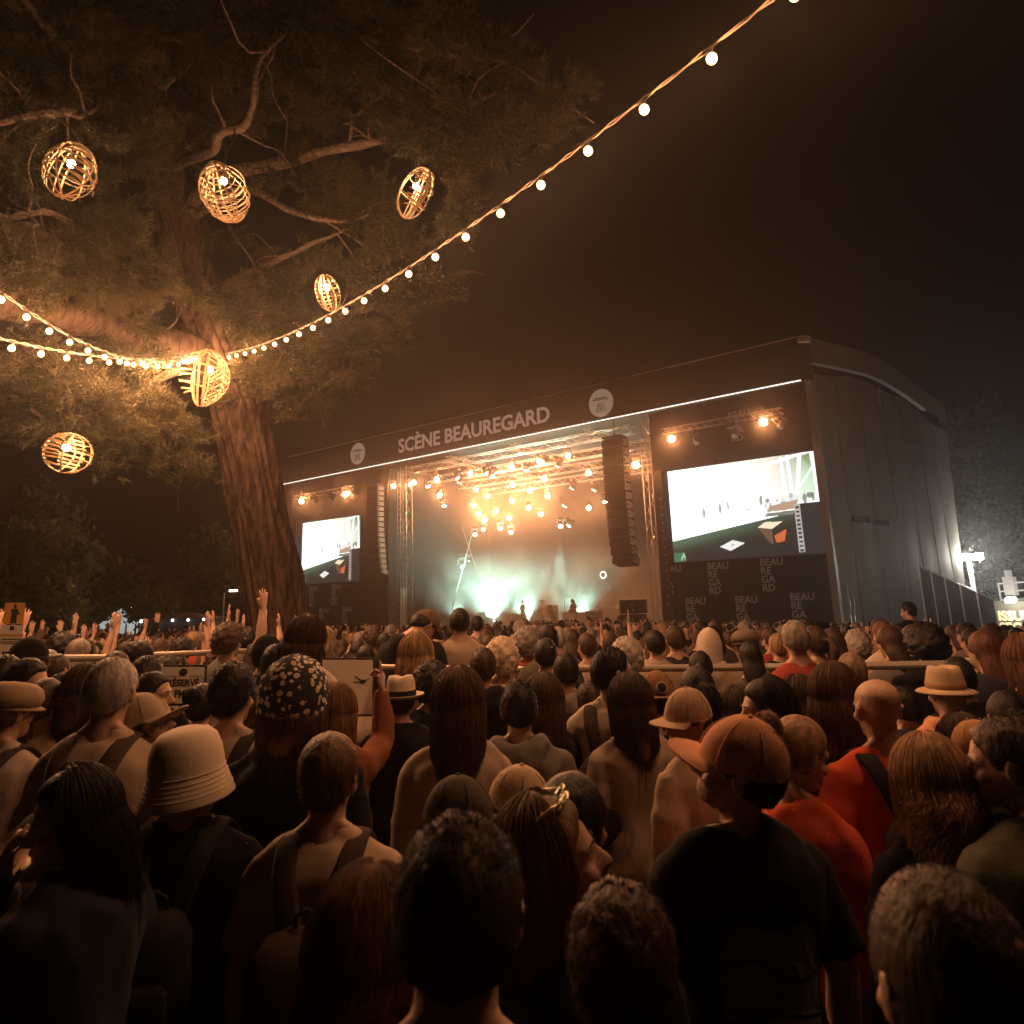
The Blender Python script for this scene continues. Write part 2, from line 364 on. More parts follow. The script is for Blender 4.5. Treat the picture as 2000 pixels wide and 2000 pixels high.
# ------------------------------------------------------------------ the two video screens
def screen_picture(n_u, n_v):
    s, t = np.meshgrid(np.linspace(0, 1, n_u), np.linspace(0, 1, n_v))
    edge = .235+.235*s
    img = np.zeros((n_v, n_u, 3))
    white = np.array([1.0, 1.0, .97])
    fog = np.clip(1.25-1.15*s-.25*np.clip((t-.6)*2.2, 0, 1), 0, 1)**.6
    fog = np.maximum(fog, np.exp(-((t-edge)/.12)**2)*1.0)
    fog = np.maximum(fog, .55*np.exp(-(((s-.62)/.16)**2+((t-.68)/.12)**2)))
    ochre = np.array([.32, .2, .055]); green = np.array([.10, .2, .08])
    base = ochre*np.exp(-(((s-.58)/.2)**2+((t-.92)/.22)**2))[..., None]*1.3+green*np.exp(-(((s-.95)/.12)**2+((t-.72)/.25)**2))[..., None]*1.6+np.array([.05, .055, .05])
    up = base*(1-fog[..., None])+white*fog[..., None]
    # trusses of the filmed stage
    for (a, b, c, d, w) in ((.70, .93, .62, .62, .006), (.78, .97, .79, .62, .01), (.82, .98, .83, .62, .01), (.9, 1, .86, .6, .012), (.97, 1, .985, .5, .012), (.86, .62, .99, .9, .006), (.7, .93, .95, 1.0, .01)):
        px, py = s-a, t-b; dx, dy = c-a, d-b; L2 = dx*dx+dy*dy; k = np.clip((px*dx+py*dy)/L2, 0, 1)
        up[(np.hypot(px-k*dx, (py-k*dy)*.62) < w)] = (.75, .8, .78)
    rg = np.random.default_rng(5)
    for k in range(34):                          # musicians and gear seen on the screen
        cs = .2+.66*rg.random(); ct = edge[0, min(n_u-1, int(cs*n_u))]+.07+.09*rg.random(); r = .003+.009*rg.random()
        m_ = (np.abs(s-cs)/r)**2+(np.abs(t-ct)/(r*(1.2+2.2*rg.random())))**2 < 1
        up[m_] = up[m_]*(.55+.3*rg.random())
    for (cs, ct, rw, rh) in ((.24, .5, .012, .05), (.355, .53, .011, .05), (.41, .545, .006, .045), (.63, .57, .009, .05), (.67, .56, .014, .02), (.93, .57, .018, .03), (.9, .54, .012, .05), (.95, .55, .01, .045)):
        m_ = (np.abs(s-cs)/rw)**2+(np.abs(t-ct)/rh)**2 < 1; up[m_] = up[m_]*.3
    dark = np.array([.012, .012, .011])+np.array([.03, .08, .045])*np.exp(-((t-edge)/.1)**2)[..., None]*(1.2-s)[..., None]
    img = np.where((t > edge)[..., None], up, dark)
    m_ = np.abs(t-edge) < .012; img[m_] = (1, 1, 1)
    def quad(pts, col):
        inside = np.ones_like(s, bool)
        for i in range(len(pts)):
            (x0, y0), (x1, y1) = pts[i], pts[(i+1) % len(pts)]
            inside &= (x1-x0)*(t-y0)-(y1-y0)*(s-x0) <= 0
        img[inside] = col
    quad([(.33, .13), (.42, .19), (.50, .15), (.4, .08)], (.55, .56, .53))
    quad([(.405, .138), (.42, .146), (.43, .14), (.415, .13)], (.05, .05, .05))
    quad([(.59, .295), (.64, .345), (.75, .335), (.68, .27)], (.62, .5, .36))
    quad([(.6, .28), (.68, .262), (.68, .12), (.66, .13)], (.10, .05, .03))
    quad([(.69, .2), (.77, .26), (.75, .14), (.7, .13)], (.42, .09, .03))
    quad([(.66, .44), (.68, .5), (.86, .54), (.84, .45)], (.3, .2, .13))
    quad([(.64, .40), (.66, .43), (.84, .44), (.82, .4)], (.12, .13, .1))
    m_ = (s > .845) & (t < .5); img[m_] = (.014, .013, .012)
    m_ = (s > .83) & (s < .865) & (t < .5) & (t > .02); img[m_] = (.3, .29, .27)
    for k in range(11):
        m_ = (s > .838) & (s < .858) & (np.abs(t-.46+.042*k) < .011); img[m_] = (.02, .02, .02)
    m_ = (s < .085) & (t < .1); img[m_] = (.03, .11, .06)
    m_ = (s > .05) & (s < .085) & (np.abs(t-.05-.02*np.sin(s*200)) < .02); img[m_] = (.25, .4, .3)
    img += rg.normal(0, .012, img.shape)*(img < .9)
    return np.clip(img, 0, 1)
scm = bpy.data.materials.new('screen_image'); scm.use_nodes = True; nt = scm.node_tree
nt.nodes.remove(nt.nodes['Principled BSDF'])
ca = nt.nodes.new('ShaderNodeVertexColor'); ca.layer_name = 'picture'
em = nt.nodes.new('ShaderNodeEmission'); em.inputs[1].default_value = 1.7
nt.links.new(ca.outputs[0], em.inputs[0]); nt.links.new(em.outputs[0], nt.nodes['Material Output'].inputs[0])
PIC = screen_picture(281, 171)
for (ua, ub, z0, z1, lab) in ((.1, 8.32, 3.68, 8.68, 'big bright video screen in the stage wing beside the grey tarpaulin'),
                              (34.9, 42.25, 3.72, 8.72, 'small bright video screen in the stage wing beside the tree trunk')):
    t = thing('video_screen', lab, 'screen', S((ua+ub)/2, .1, z0), 'video screens in the stage wings')
    m = MB(); nu, nv = 280, 170
    a = np.linspace(ub, ua, nu+1); b = np.linspace(z0, z1, nv+1)
    A, B = np.meshgrid(a, b); v = P0+A.ravel()[:, None]*V1+B.ravel()[:, None]*Z1+V2*-.02
    k = nu+1
    m.add(v, [(j*k+i, j*k+i+1, (j+1)*k+i+1, (j+1)*k+i) for j in range(nv) for i in range(nu)])
    o = m.build('display', scm, t)
    at_ = o.data.color_attributes.new('picture', 'FLOAT_COLOR', 'POINT')
    c = np.ones((len(v), 4)); c[:, :3] = PIC.reshape(-1, 3); at_.data.foreach_set('color', c.ravel())
    m = MB(); sbox(m, ua-.02, ub+.02, .02, .18, z0-.02, z1+.02); m.build('housing', PLASTIC, t)
    m = MB(); sbox(m, ub+.35, ub+.85, -.15, .1, ZG, z1+.1); m.build('side_column', mat('dark_column', (.05, .05, .05), .6), t)
    m = MB()
    for k in range(20): m.ball(S(ub+.45, -.17, ZG+1+k*.44), .035, 6, 4)
    m.build('rivet_row', ALU, t); t.children

# ------------------------------------------------------------------ hanging line arrays and the stacked speakers
CABS = mat('cabinet_side', (.42, .36, .31), .6, bump=.2); CABF = mat('speaker_grille', (.012, .012, .012), .7)
def line_array(label, u, v, ztop, n, h, w, dep, side_in=False):
    t = thing('line_array', label, 'loudspeaker', S(u, v, ztop-n*h), 'hanging speaker columns')
    z, off, ang = ztop, 0.0, 0.0
    for k in range(n):
        ang = .012*max(0, k-2)+(.05*max(0, k-n+4))
        R = RS@rx(-ang); c = S(u, v, z-h/2)+V2*off
        m = MB(); m.box(c, (w, dep, h*.9), R); cab = m.build('cabinet', CABF, t)
        m = MB(); m.box(c+R@np.array([w/2+.012, .03, 0]), (.02, dep*.8, h*.74), R); m.build('side_panel', CABS, cab)
        m = MB()
        for dy in (-.1, .1): m.box(c+R@np.array([w/2+.03, -dep*.26, dy*h]), (.02, dep*.13, h*.16), R)
        m.build('rigging_slot', CABF, cab)
        z -= h*math.cos(ang); off += h*math.sin(ang)*.9
    m = MB(); m.box(S(u, v, ztop+.1), (w*.9, dep*1.2, .1), RS); m.bar(S(u, v, ztop), S(u, v, 12.2), .03, 5); m.build('flying_frame', BLACKMETAL, t)
ua, za = uz(735, 950, -.2)
line_array('tall pale-sided column of hanging loudspeakers near the small screen', 32.9, -.2, za, 17, (za-4.1)/17, 1.1, .75)
line_array('black column of hanging loudspeakers near the big screen', 11.5, -.2, 11.0, 14, 7.35/14, 1.35, .8)
t = thing('speaker_stack', 'stack of black speaker cabinets on the ground below the dark column', 'loudspeaker', S(11.0, -.4, ZG))
for k in range(5):
    m = MB(); m.box(S(11.1-.06*k, -.4, ZG+.45+.78*k), (1.25, .9, .74), RS); c = m.build('cabinet', CABF, t)
    for q in range(2):
        m = MB(); m.bar(S(10.6+.05*q, -.87, ZG+.25+.78*k+.3*q), S(10.6+.05*q, -.9, ZG+.25+.78*k+.3*q), .07, 8); m.build('handle_plate', ALU, c)

# ------------------------------------------------------------------ stage spotlights
WARMX = emit_mat('lamp_lens_bright', (1, .36, .13), 1150); DIMX = emit_mat('lamp_lens_dim', (1, .62, .36), 45); OFFX = mat('lens_glass', (.5, .52, .5), .15)
COOLX = emit_mat('lamp_lens_cool', (.75, 1, .92), 30)
FIX = mat('fixture_body', (.09, .08, .075), .45)
def fixture(lens):
    t = bpy.data.objects.new('stage_spotlight', None); COL.objects.link(t); t.empty_display_size = .1
    m = MB(); m.box((0, 0, .42), (.36, .26, .13)); m.bar((0, 0, .48), (0, 0, .66), .03, 6); m.build('base', FIX, t)
    m = MB()
    for sx in (-1, 1): m.box((sx*.21, 0, .2), (.05, .12, .46))
    m.box((0, 0, .36), (.47, .1, .05)); m.build('yoke', FIX, t)
    m = MB(); m.lathe([(.1, -.26), (.15, -.2), (.16, .05), (.145, .2), (.15, .24)], 14, (0, 0, 0), rx(-PI/2)); m.build('head', FIX, t, smooth=False)
    m = MB(); m.lathe([(.135, .243), (.125, .262), (.06, .275)], 14, (0, 0, 0), rx(-PI/2)); m.build('lens', lens, t)
    return t
protos = {k: fixture(mm) for k, mm in (('b', WARMX), ('d', DIMX), ('o', OFFX))}
reg_kids(); used = set()
def spot(kind, pos, aim, label, group, scale=1.0):
    o = protos[kind] if kind not in used else copy_tree(protos[kind]); used.add(kind)
    o.location = tuple(pos); d = norm(np.asarray(aim)-np.asarray(pos))
    R = rot_to(d); M4 = Matrix.Identity(3)
    for i in range(3):
        for j in range(3): M4[i][j] = R[i][j]
    o.rotation_mode = 'QUATERNION'; o.rotation_quaternion = M4.to_quaternion(); o.scale = (scale,)*3
    tag(o, label, 'spotlight', group); return o
def c2(x, y): return 700+x/3.513, 850+y/3.513
rows = {1.2: [(240,350),(380,325),(535,302),(770,262),(1050,215),(1240,180),(1440,140)],
        4.2: [(558,410),(808,372),(1062,340),(1278,300),(1577,260),(885,420),(1175,380)],
        7.2: [(790,485),(1055,450),(1297,420),(1168,497),(945,522),(1580,500),(825,540)],
        10.2: [(708,552),(868,585),(1030,570),(1250,543)]}
nm = {1.2: 'front', 4.2: 'second', 7.2: 'third', 10.2: 'rear'}
aim0 = np.array([0, 10, 3.0])
for v_, L in rows.items():
    for (x, y) in L:
        spot('b', onv(*c2(x, y), v_), aim0+RNG.normal(0, 2, 3), 'blazing orange-white spotlight hung from the %s truss of the rig' % nm[v_], 'lit spotlights of the %s truss' % nm[v_])
for (x, y, v_) in ((590,463,5),(848,638,10),(977,625,10),(1048,653,10.5),(795,672,11),(1383,610,9),(1458,603,9),(1690,430,4),(1632,353,4),(1430,463,5),(340,325,1.2),(672,275,1.2),(868,242,1.2),(1287,167,1.2),(1480,340,3),(700,300,1.4),(905,265,1.4),(1145,215,1.4),(470,330,1.4),(1380,185,1.4)):
    spot('d', onv(*c2(x, y), v_), S(20+RNG.normal(0, 5), 2, -2), 'dimmer spotlight tilted down at the stage from the rig', 'tilted spotlights in the rig', 1.15)
for (x, y) in ((325, 860), (465, 880), (595, 885), (708, 890)):
    spot('o', onv(*c2(x, y), 9.5), S(24, 3, 0), 'unlit silver moving head under the low horizontal truss', 'unlit moving heads on the low truss', 1.5)
for (x, y, k, lab) in ((1312, 857, 'b', 'blazing lamp above the big screen, towards the dark speaker column'), (1492, 824, 'b', 'blazing lamp above the big screen, towards the tarpaulin corner'),
                       (588.5, 979, 'b', 'blazing lamp above the small screen beside the tree trunk'), (675, 965, 'b', 'blazing lamp above the small screen beside the line array'),
                       (1242, 908, 'b', 'blazing lamp on the tower behind the dark speaker column')):
    spot(k, onv(x, y, -.4), aim0, lab, 'lamps over the stage wings', 1.25)
for (x, y) in ((1361, 858), (1437, 844), (1528, 827)):
    spot('o', onv(x, y, -.4), S(5, -8, 0), 'unlit lamp with pale lens above the big screen', 'unlit lamps over the big screen', 1.2)
for (x, y) in ((617, 978), (650, 972), (694, 967)):
    spot('o', onv(x, y, -.4), S(38, -8, 0), 'unlit lamp with pale lens above the small screen', 'unlit lamps over the small screen', 1.2)
for (ua, ub) in ((1.4, 8.2), (35.5, 43)):
    z_ = 10.4
    truss('short truss holding the lamps over the %s screen' % ('big' if ua < 10 else 'small'), S(ua, -.35, z_+.5), S(ub, -.35, z_+.5), .3, .02)
# beams and floor wash: real lamps of the show
def lamp(kind, name, pos, aim, col, power, size=.1, cone=20, blend=.4):
    ld = bpy.data.lights.new(name, kind); ld.color = col; ld.energy = power
    if kind == 'SPOT': ld.spot_size = math.radians(cone); ld.spot_blend = blend; ld.shadow_soft_size = size
    elif kind == 'POINT': ld.shadow_soft_size = size
    o = bpy.data.objects.new(name, ld); COL.objects.link(o); o.location = tuple(pos)
    d = Vector(tuple(np.asarray(aim, float)-np.asarray(pos, float))); o.rotation_euler = d.to_track_quat('-Z', 'Y').to_euler()
    return o
b0 = onv(1093, 1022, 9.0); lamp('SPOT', 'beam_lamp', b0-np.array([0, 0, .35]), b0-np.array([.25, 0, 5]), (.55, 1, .82), 16000, .06, 20)
b1 = onv(997, 1040, 9.5); lamp('SPOT', 'beam_lamp', b1-np.array([0, 0, .35]), onv(970, 1190, 6), (.6, 1, .85), 12000, .06, 11)
for (x, y, v_, pw) in ((905, 1196, 9.5, 6500), (965, 1200, 8.5, 13000), (1030, 1198, 9.0, 8000), (1140, 1200, 10, 4000)):
    q = onv(x, y, v_); q[2] = .55
    lamp('SPOT', 'floor_wash_lamp', q, q+np.array([-.3*V2[0], -.3*V2[1], .9])*3, (.52, 1, .80), pw, .25, 130, .9)
    t = thing('floor_lamp', 'small floor wash lamp glowing in the smoke behind the band', 'lamp', (q[0], q[1], .1), 'floor wash lamps')
    m = MB(); m.box((q[0], q[1], .24), (.4, .3, .26), RS); m.build('housing', FIX, t)
    m = MB(); m.lathe([(.13, .37), (.12, .4)], 12, (q[0], q[1], 0)); m.build('lens', COOLX, t)

# ------------------------------------------------------------------ gear on the stage
CASE = mat('road_case', (.5, .52, .5), .6); DRUM = mat('drum_shell', (.25, .25, .26), .3); HEADM = mat('drum_head', (.75, .75, .72), .5); BRASS = mat('cymbal', (.6, .5, .3), .3, .9)
def case(x0, x1, ytop, v_, label, mt=CASE, dep=.7):
    a, b = onv(x0, ytop, v_), onv(x1, ytop, v_); ua, ub = (a-P0)@V1, (b-P0)@V1
    t = thing('equipment_case', label, 'case', S((ua+ub)/2, v_, .1))
    m = MB(); sbox(m, ua, ub, v_, v_+dep, .1, max(.5, a[2])); m.build('box', mt, t)
    m = MB(); z = max(.5, a[2])
    for uu in (ua, ub):
        for zz in (.16, z-.06): m.box(S(uu, v_-.02, zz), (.09, .06, .09), RS)
    m.build('corner', ALU, t)
    m = MB(); m.tube([S((ua+ub)/2+.15, v_-.03, .7), S((ua+ub)/2, v_-.06, .66), S((ua+ub)/2-.15, v_-.03, .7)], .015, 5); m.build('handle', PLASTIC, t)
case(1098, 1124, 1196, 4, 'pale road case in front of the tall guitarist'); case(1126, 1142, 1196, 4, 'pale road case with dark latch beside the tall guitarist')
case(1143, 1165, 1194, 4, 'dark amplifier cabinet at the edge of the band', PLASTIC); case(1168, 1205, 1188, 5, 'grey keyboard riser under the seated player', mat('grey_case', (.3, .31, .3), .6))
case(1066, 1078, 1182, 6, 'tall dark amplifier behind the standing bassist', PLASTIC); case(810, 835, 1214, 4, 'low white flight case near the yellow backdrop', WHITE)
case(1000, 1060, 1217, 3, 'long low dark riser in front of the percussion', PLASTIC)
q = onv(945, 1205, 7); t = thing('drum_kit', 'drum kit half lost in bright smoke at the centre of the stage', 'drum kit', (q[0], q[1], .1))
def drum(name, du, dv, z0, r, h, tilt=None):
    c = q+V1*du+V2*dv; R = np.eye(3) if tilt is None else RS@rx(tilt)
    m = MB(); m.lathe([(r, -h/2), (r*1.02, -h/2+.02), (r*1.02, h/2-.02), (r, h/2)], 16, (c[0], c[1], z0), R); d = m.build(name, DRUM, t)
    m = MB(); m.lathe([(r*.95, h/2), (r*.9, h/2+.012)], 16, (c[0], c[1], z0), R); m.build('skin', HEADM, d)
drum('bass_drum', 0, -.3, .42, .3, .45, PI/2); drum('snare', .35, 0, .72, .18, .15); drum('tom', .18, -.2, .95, .16, .22); drum('tom', -.2, -.2, .95, .16, .22); drum('floor_tom', -.55, .1, .5, .22, .45)
for du, z in ((.75, 1.3), (-.7, 1.45), (.45, 1.55)):
    c = q+V1*du; m = MB(); m.lathe([(.03, .03), (.24, 0), (.24, -.01)], 16, (c[0], c[1], z), ry(.2)); cyb = m.build('cymbal', BRASS, t)
    m = MB(); m.bar((c[0], c[1], .1), (c[0], c[1], z), .015, 5); m.build('stand', ALU, cyb)
q = onv(1012, 1196, 6); t = thing('percussion_rack', 'row of tall percussion drums and hanging chimes before the percussionist', 'percussion', (q[0], q[1], .1))
for k in range(4):
    c = q+V1*(.6-.4*k); m = MB(); m.lathe([(.12, .12), (.17, .6), (.15, .95)], 12, (c[0], c[1], 0)); d = m.build('conga', DRUM, t)
    m = MB(); m.lathe([(.14, .95), (.13, .965)], 12, (c[0], c[1], 0)); m.build('skin', HEADM, d)
for (x, y, v_) in ((1102, 1164, 3.6), (995, 1168, 5.5), (1150, 1178, 4.5), (860, 1190, 5)):
    q = onv(x, y, v_); t = thing('microphone_stand', 'thin microphone stand on the stage before the players', 'microphone stand', (q[0], q[1], .1), 'microphone stands')
    m = MB(); m.bar((q[0], q[1], .1), (q[0], q[1], q[2]-.05), .016, 5); m.build('pole', BLACKMETAL, t)
    m = MB(); m.bar((q[0], q[1], q[2]-.05), q+V1*.35*-1, .012, 5); m.build('boom', BLACKMETAL, t)
    m = MB(); m.ball(q+V1*-.4, (.05, .05, .05), 8, 6); m.build('microphone', ALU, t)
    m = MB()
    for k in range(3): m.bar((q[0], q[1], .3), (q[0]+.3*math.cos(k*2.1), q[1]+.3*math.sin(k*2.1), .11), .012, 4)
    m.build('tripod', BLACKMETAL, t)
q = onv(1178, 1123, 2.0); t = thing('ring_lamp', 'small glowing white ring on a thin arm near the dark speakers', 'ring lamp', q)
m = MB(); a = np.linspace(0, 2*PI, 21); m.tube([q+.2*(math.cos(k)*V1+math.sin(k)*Z1) for k in a], .035, 6); m.build('ring', emit_mat('ring_glow', (1, .92, .85), 2.2), t)
m = MB(); m.bar(q-Z1*.2-V1*.1, onv(1210, 1158, 2.0), .012, 4); m.build('arm', BLACKMETAL, t)
# yellow-green printed backdrop at the far side of the stage
pm = bpy.data.materials.new('yellow_foliage_print'); pm.use_nodes = True; nt = pm.node_tree; b = nt.nodes['Principled BSDF']
vo = nt.nodes.new('ShaderNodeTexNoise'); vo.inputs['Scale'].default_value = 3.2; vo.inputs['Detail'].default_value = 8
tc = nt.nodes.new('ShaderNodeTexCoord'); nt.links.new(tc.outputs['Object'], vo.inputs['Vector'])
rp = nt.nodes.new('ShaderNodeValToRGB'); rp.color_ramp.elements[0].color = (.01, .015, .005, 1); rp.color_ramp.elements[0].position = .44
rp.color_ramp.elements[1].color = (.75, .5, .06, 1); rp.color_ramp.elements[1].position = .55
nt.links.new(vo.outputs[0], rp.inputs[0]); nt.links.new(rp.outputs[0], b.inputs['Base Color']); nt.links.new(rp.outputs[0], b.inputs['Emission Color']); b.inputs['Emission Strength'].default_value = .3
a, b_ = uz(796, 1160, 6.0), uz(825, 1204, 6.0)
t = thing('lit_backdrop_panel', 'small yellow leafy lit panel at the side of the stage', 'backdrop', S(a[0], 6, .1))
m = MB(); sbox(m, a[0], b_[0], 6, 6.06, max(.2, b_[1]), a[1]); m.build('print', pm, t)
m = MB()
for uu in (a[0], b_[0]): m.bar(S(uu, 6.1, .1), S(uu, 6.1, a[1]), .04, 5)
m.build('frame', ALU, t)
q = onv(782, 1150, 3); t = thing('side_fill_speaker', 'pale upright side speaker standing by the lattice tower', 'loudspeaker', (q[0], q[1], .1))
m = MB(); m.box((q[0], q[1], 1.6), (.6, .5, 3.0), RS); m.build('cabinet', CABS, t)
m = MB(); m.box(np.array([q[0], q[1], 1.6])-V2*.26, (.5, .02, 2.8), RS); m.build('grille', mat('pale_grille', (.25, .26, .25), .6), t)

# ------------------------------------------------------------------ smoke over the stage
def smoke_volume():
    c = S(20.5, 7.6, 3.2)
    m = MB(); m.box(c, (19.5, 10.5, 6.2), RS); o = m.build('smoke', None, None, org=tuple(c)); tag(o, 'pale green-white stage smoke billowing behind the band', 'smoke', kind='stuff')
    vm = bpy.data.materials.new('stage_smoke'); vm.use_nodes = True; nt = vm.node_tree; nt.nodes.remove(nt.nodes['Principled BSDF'])
    pv = nt.nodes.new('ShaderNodeVolumePrincipled'); pv.inputs['Color'].default_value = (.93, .97, .94, 1); pv.inputs['Anisotropy'].default_value = .2
    tc = nt.nodes.new('ShaderNodeTexCoord'); n = nt.nodes.new('ShaderNodeTexNoise'); n.inputs['Scale'].default_value = .42; n.inputs['Detail'].default_value = 4; n.inputs['Distortion'].default_value = .6
    nt.links.new(tc.outputs['Object'], n.inputs['Vector'])
    r = nt.nodes.new('ShaderNodeMapRange'); r.inputs[1].default_value = .42; r.inputs[2].default_value = .72
    nt.links.new(n.outputs[0], r.inputs[0])
    sx = nt.nodes.new('ShaderNodeSeparateXYZ'); nt.links.new(tc.outputs['Object'], sx.inputs[0])
    fz = nt.nodes.new('ShaderNodeMapRange'); fz.inputs[1].default_value = 3.0; fz.inputs[2].default_value = -3.1; fz.inputs[3].default_value = 0; fz.inputs[4].default_value = 1
    nt.links.new(sx.outputs[2], fz.inputs[0])
    p2 = nt.nodes.new('ShaderNodeMath'); p2.operation = 'POWER'; nt.links.new(fz.outputs[0], p2.inputs[0]); p2.inputs[1].default_value = 1.6
    ad = nt.nodes.new('ShaderNodeMath'); ad.operation = 'MULTIPLY_ADD'; nt.links.new(r.outputs[0], ad.inputs[0]); ad.inputs[1].default_value = .85; ad.inputs[2].default_value = .12
    ml = nt.nodes.new('ShaderNodeMath'); ml.operation = 'MULTIPLY'; nt.links.new(p2.outputs[0], ml.inputs[0]); nt.links.new(ad.outputs[0], ml.inputs[1])
    m2 = nt.nodes.new('ShaderNodeMath'); m2.operation = 'MULTIPLY'; nt.links.new(ml.outputs[0], m2.inputs[0]); m2.inputs[1].default_value = .5
    nt.links.new(m2.outputs[0], pv.inputs['Density']); nt.links.new(pv.outputs[0], nt.nodes['Material Output'].inputs['Volume'])
    o.data.materials.append(vm); vm.volume_intersection_method = 'FAST' if hasattr(vm, 'volume_intersection_method') else None
    return o
def stage_haze():
    c = S(22, 5.0, 6.2); m = MB(); m.box(c, (47.5, 16.4, 14.6), RS); o = m.build('stage_fog', None, None, org=tuple(c)); tag(o, 'thin fog hanging around the stage lights', 'fog', kind='stuff')
    vm = bpy.data.materials.new('stage_fog'); vm.use_nodes = True; nt = vm.node_tree; nt.nodes.remove(nt.nodes['Principled BSDF'])
    pv = nt.nodes.new('ShaderNodeVolumePrincipled'); pv.inputs['Color'].default_value = (.95, .93, .9, 1); pv.inputs['Density'].default_value = .0085; pv.inputs['Anisotropy'].default_value = .86
    nt.links.new(pv.outputs[0], nt.nodes['Material Output'].inputs['Volume']); o.data.materials.append(vm)
stage_haze()
try: smoke_volume()
except Exception as e: print('SMOKE', e)
# ------------------------------------------------------------------ bark and the big leaning pine
def bark_mat(name, dark, light, sc):
    m = bpy.data.materials.new(name); m.use_nodes = True; nt = m.node_tree; b = nt.nodes['Principled BSDF']; b.inputs['Roughness'].default_value = .95
    b.inputs['Specular IOR Level'].default_value = .15
    tc = nt.nodes.new('ShaderNodeTexCoord'); mp = nt.nodes.new('ShaderNodeMapping'); mp.inputs['Scale'].default_value = sc
    nt.links.new(tc.outputs['Object'], mp.inputs[0])
    n = nt.nodes.new('ShaderNodeTexNoise'); n.inputs['Scale'].default_value = 3.5; n.inputs['Detail'].default_value = 9; n.inputs['Roughness'].default_value = .65
    nt.links.new(mp.outputs[0], n.inputs['Vector'])
    r = nt.nodes.new('ShaderNodeValToRGB'); r.color_ramp.elements[0].color = (*dark, 1); r.color_ramp.elements[0].position = .35; r.color_ramp.elements[1].color = (*light, 1); r.color_ramp.elements[1].position = .68
    nt.links.new(n.outputs[0], r.inputs[0]); nt.links.new(r.outputs[0], b.inputs['Base Color'])
    bp = nt.nodes.new('ShaderNodeBump'); bp.inputs['Strength'].default_value = 1; bp.inputs['Distance'].default_value = .05
    nt.links.new(n.outputs[0], bp.inputs['Height']); nt.links.new(bp.outputs[0], b.inputs['Normal']); return m
BARK = bark_mat('furrowed_bark', (.02, .013, .009), (.12, .08, .057), (3, 3, .45))
BRANCHM = bark_mat('branch_bark', (.07, .05, .036), (.24, .18, .13), (5, 5, 5))
def smooth_path(pts, n):
    pts = np.asarray(pts, float); m = len(pts); out = []
    for t in np.linspace(0, m-1, n):
        i = min(int(t), m-2); f = t-i
        p0, p1, p2, p3 = pts[max(i-1, 0)], pts[i], pts[i+1], pts[min(i+2, m-1)]
        out.append(.5*((2*p1)+(-p0+p2)*f+(2*p0-5*p1+4*p2-p3)*f*f+(-p0+3*p1-3*p2+p3)*f**3))
    return np.array(out)
def furrowed(path, rads, n_around, depth, name, matl, parent, seed=0, ridges=13):
    tg = np.array([norm(t) for t in np.gradient(path, axis=0)]); u = norm(np.cross(tg[0], (0, 1, 0))); vv = []
    s = 0.0
    for i, p in enumerate(path):
        if i: s += np.linalg.norm(path[i]-path[i-1])
        u = norm(u-tg[i]*np.dot(u, tg[i])); w = np.cross(tg[i], u)
        for j in range(n_around):
            a = 2*PI*j/n_around
            aa = a+.22*mnoise.noise(Vector((math.cos(a)*1.5, math.sin(a)*1.5, s*.35+seed)))+.10*s*.25
            rdg = abs(math.sin(aa*ridges/2+1.3*mnoise.noise(Vector((math.cos(a)*2.2, math.sin(a)*2.2, s*.5+seed+9)))))
            br = mnoise.noise(Vector((math.cos(a)*6, math.sin(a)*6, s*.9+seed+3)))
            lump = mnoise.noise(Vector((math.cos(a)*1.2, math.sin(a)*1.2, s*.6+seed+20)))
            r = rads[i]*(1+.10*lump)+depth*(rdg**.6-.6)+depth*.5*br
            vv.append(p+r*(math.cos(a)*u+math.sin(a)*w))
    n = n_around; m = len(path)
    mb = MB(); mb.add(np.array(vv), [(i*n+j, i*n+(j+1) % n, (i+1)*n+(j+1) % n, (i+1)*n+j) for i in range(m-1) for j in range(n)]+[tuple((m-1)*n+j for j in range(n))])
    return mb.build(name, matl, parent, smooth=True)
base = at(565, 1395, 16.6); base[2] = gz(base[0], base[1])
tree = thing('pine_tree', 'huge leaning pine with furrowed trunk, hung with wicker lanterns and bulb strings', 'tree', base)
TP = [np.array([base[0]+.1, base[1], base[2]-.1])]+[at(x, y, d) for x, y, d in ((545, 1200, 16.4), (516, 1050, 16.1), (488, 905, 15.8), (464, 785, 15.5), (430, 700, 15.2), (385, 575, 14.8), (345, 430, 14.3), (312, 300, 13.9), (290, 150, 13.4), (270, -60, 13.0), (250, -260, 12.6))]
path = smooth_path(TP, 150); tt = np.linspace(0, 1, 150)
rads = np.interp(tt, [0, .06, .2, .37, .45, .6, .8, 1], [.80, .60, .52, .50, .52, .36, .26, .12])
furrowed(path, rads, 150, .085, 'trunk', BARK, tree, 1, 17)
def limb(pix, r0, r1, parent, n=26, na=14, name='branch', matl=None, dep=.018, wob=.05, seed=0):
    pts = smooth_path([at(*p) for p in pix], n)
    for i in range(1, n-1): pts[i] += wob*np.array(mnoise.noise_vector(Vector((i*.31, seed*3.7, 1.0))))
    rr = np.linspace(r0, r1, n)*(1+.12*np.sin(np.arange(n)*1.3+seed))
    return furrowed(pts, rr, na, min(dep, r1*.6), name, matl or BRANCHM, parent, seed, 5), pts
LIMBS = []
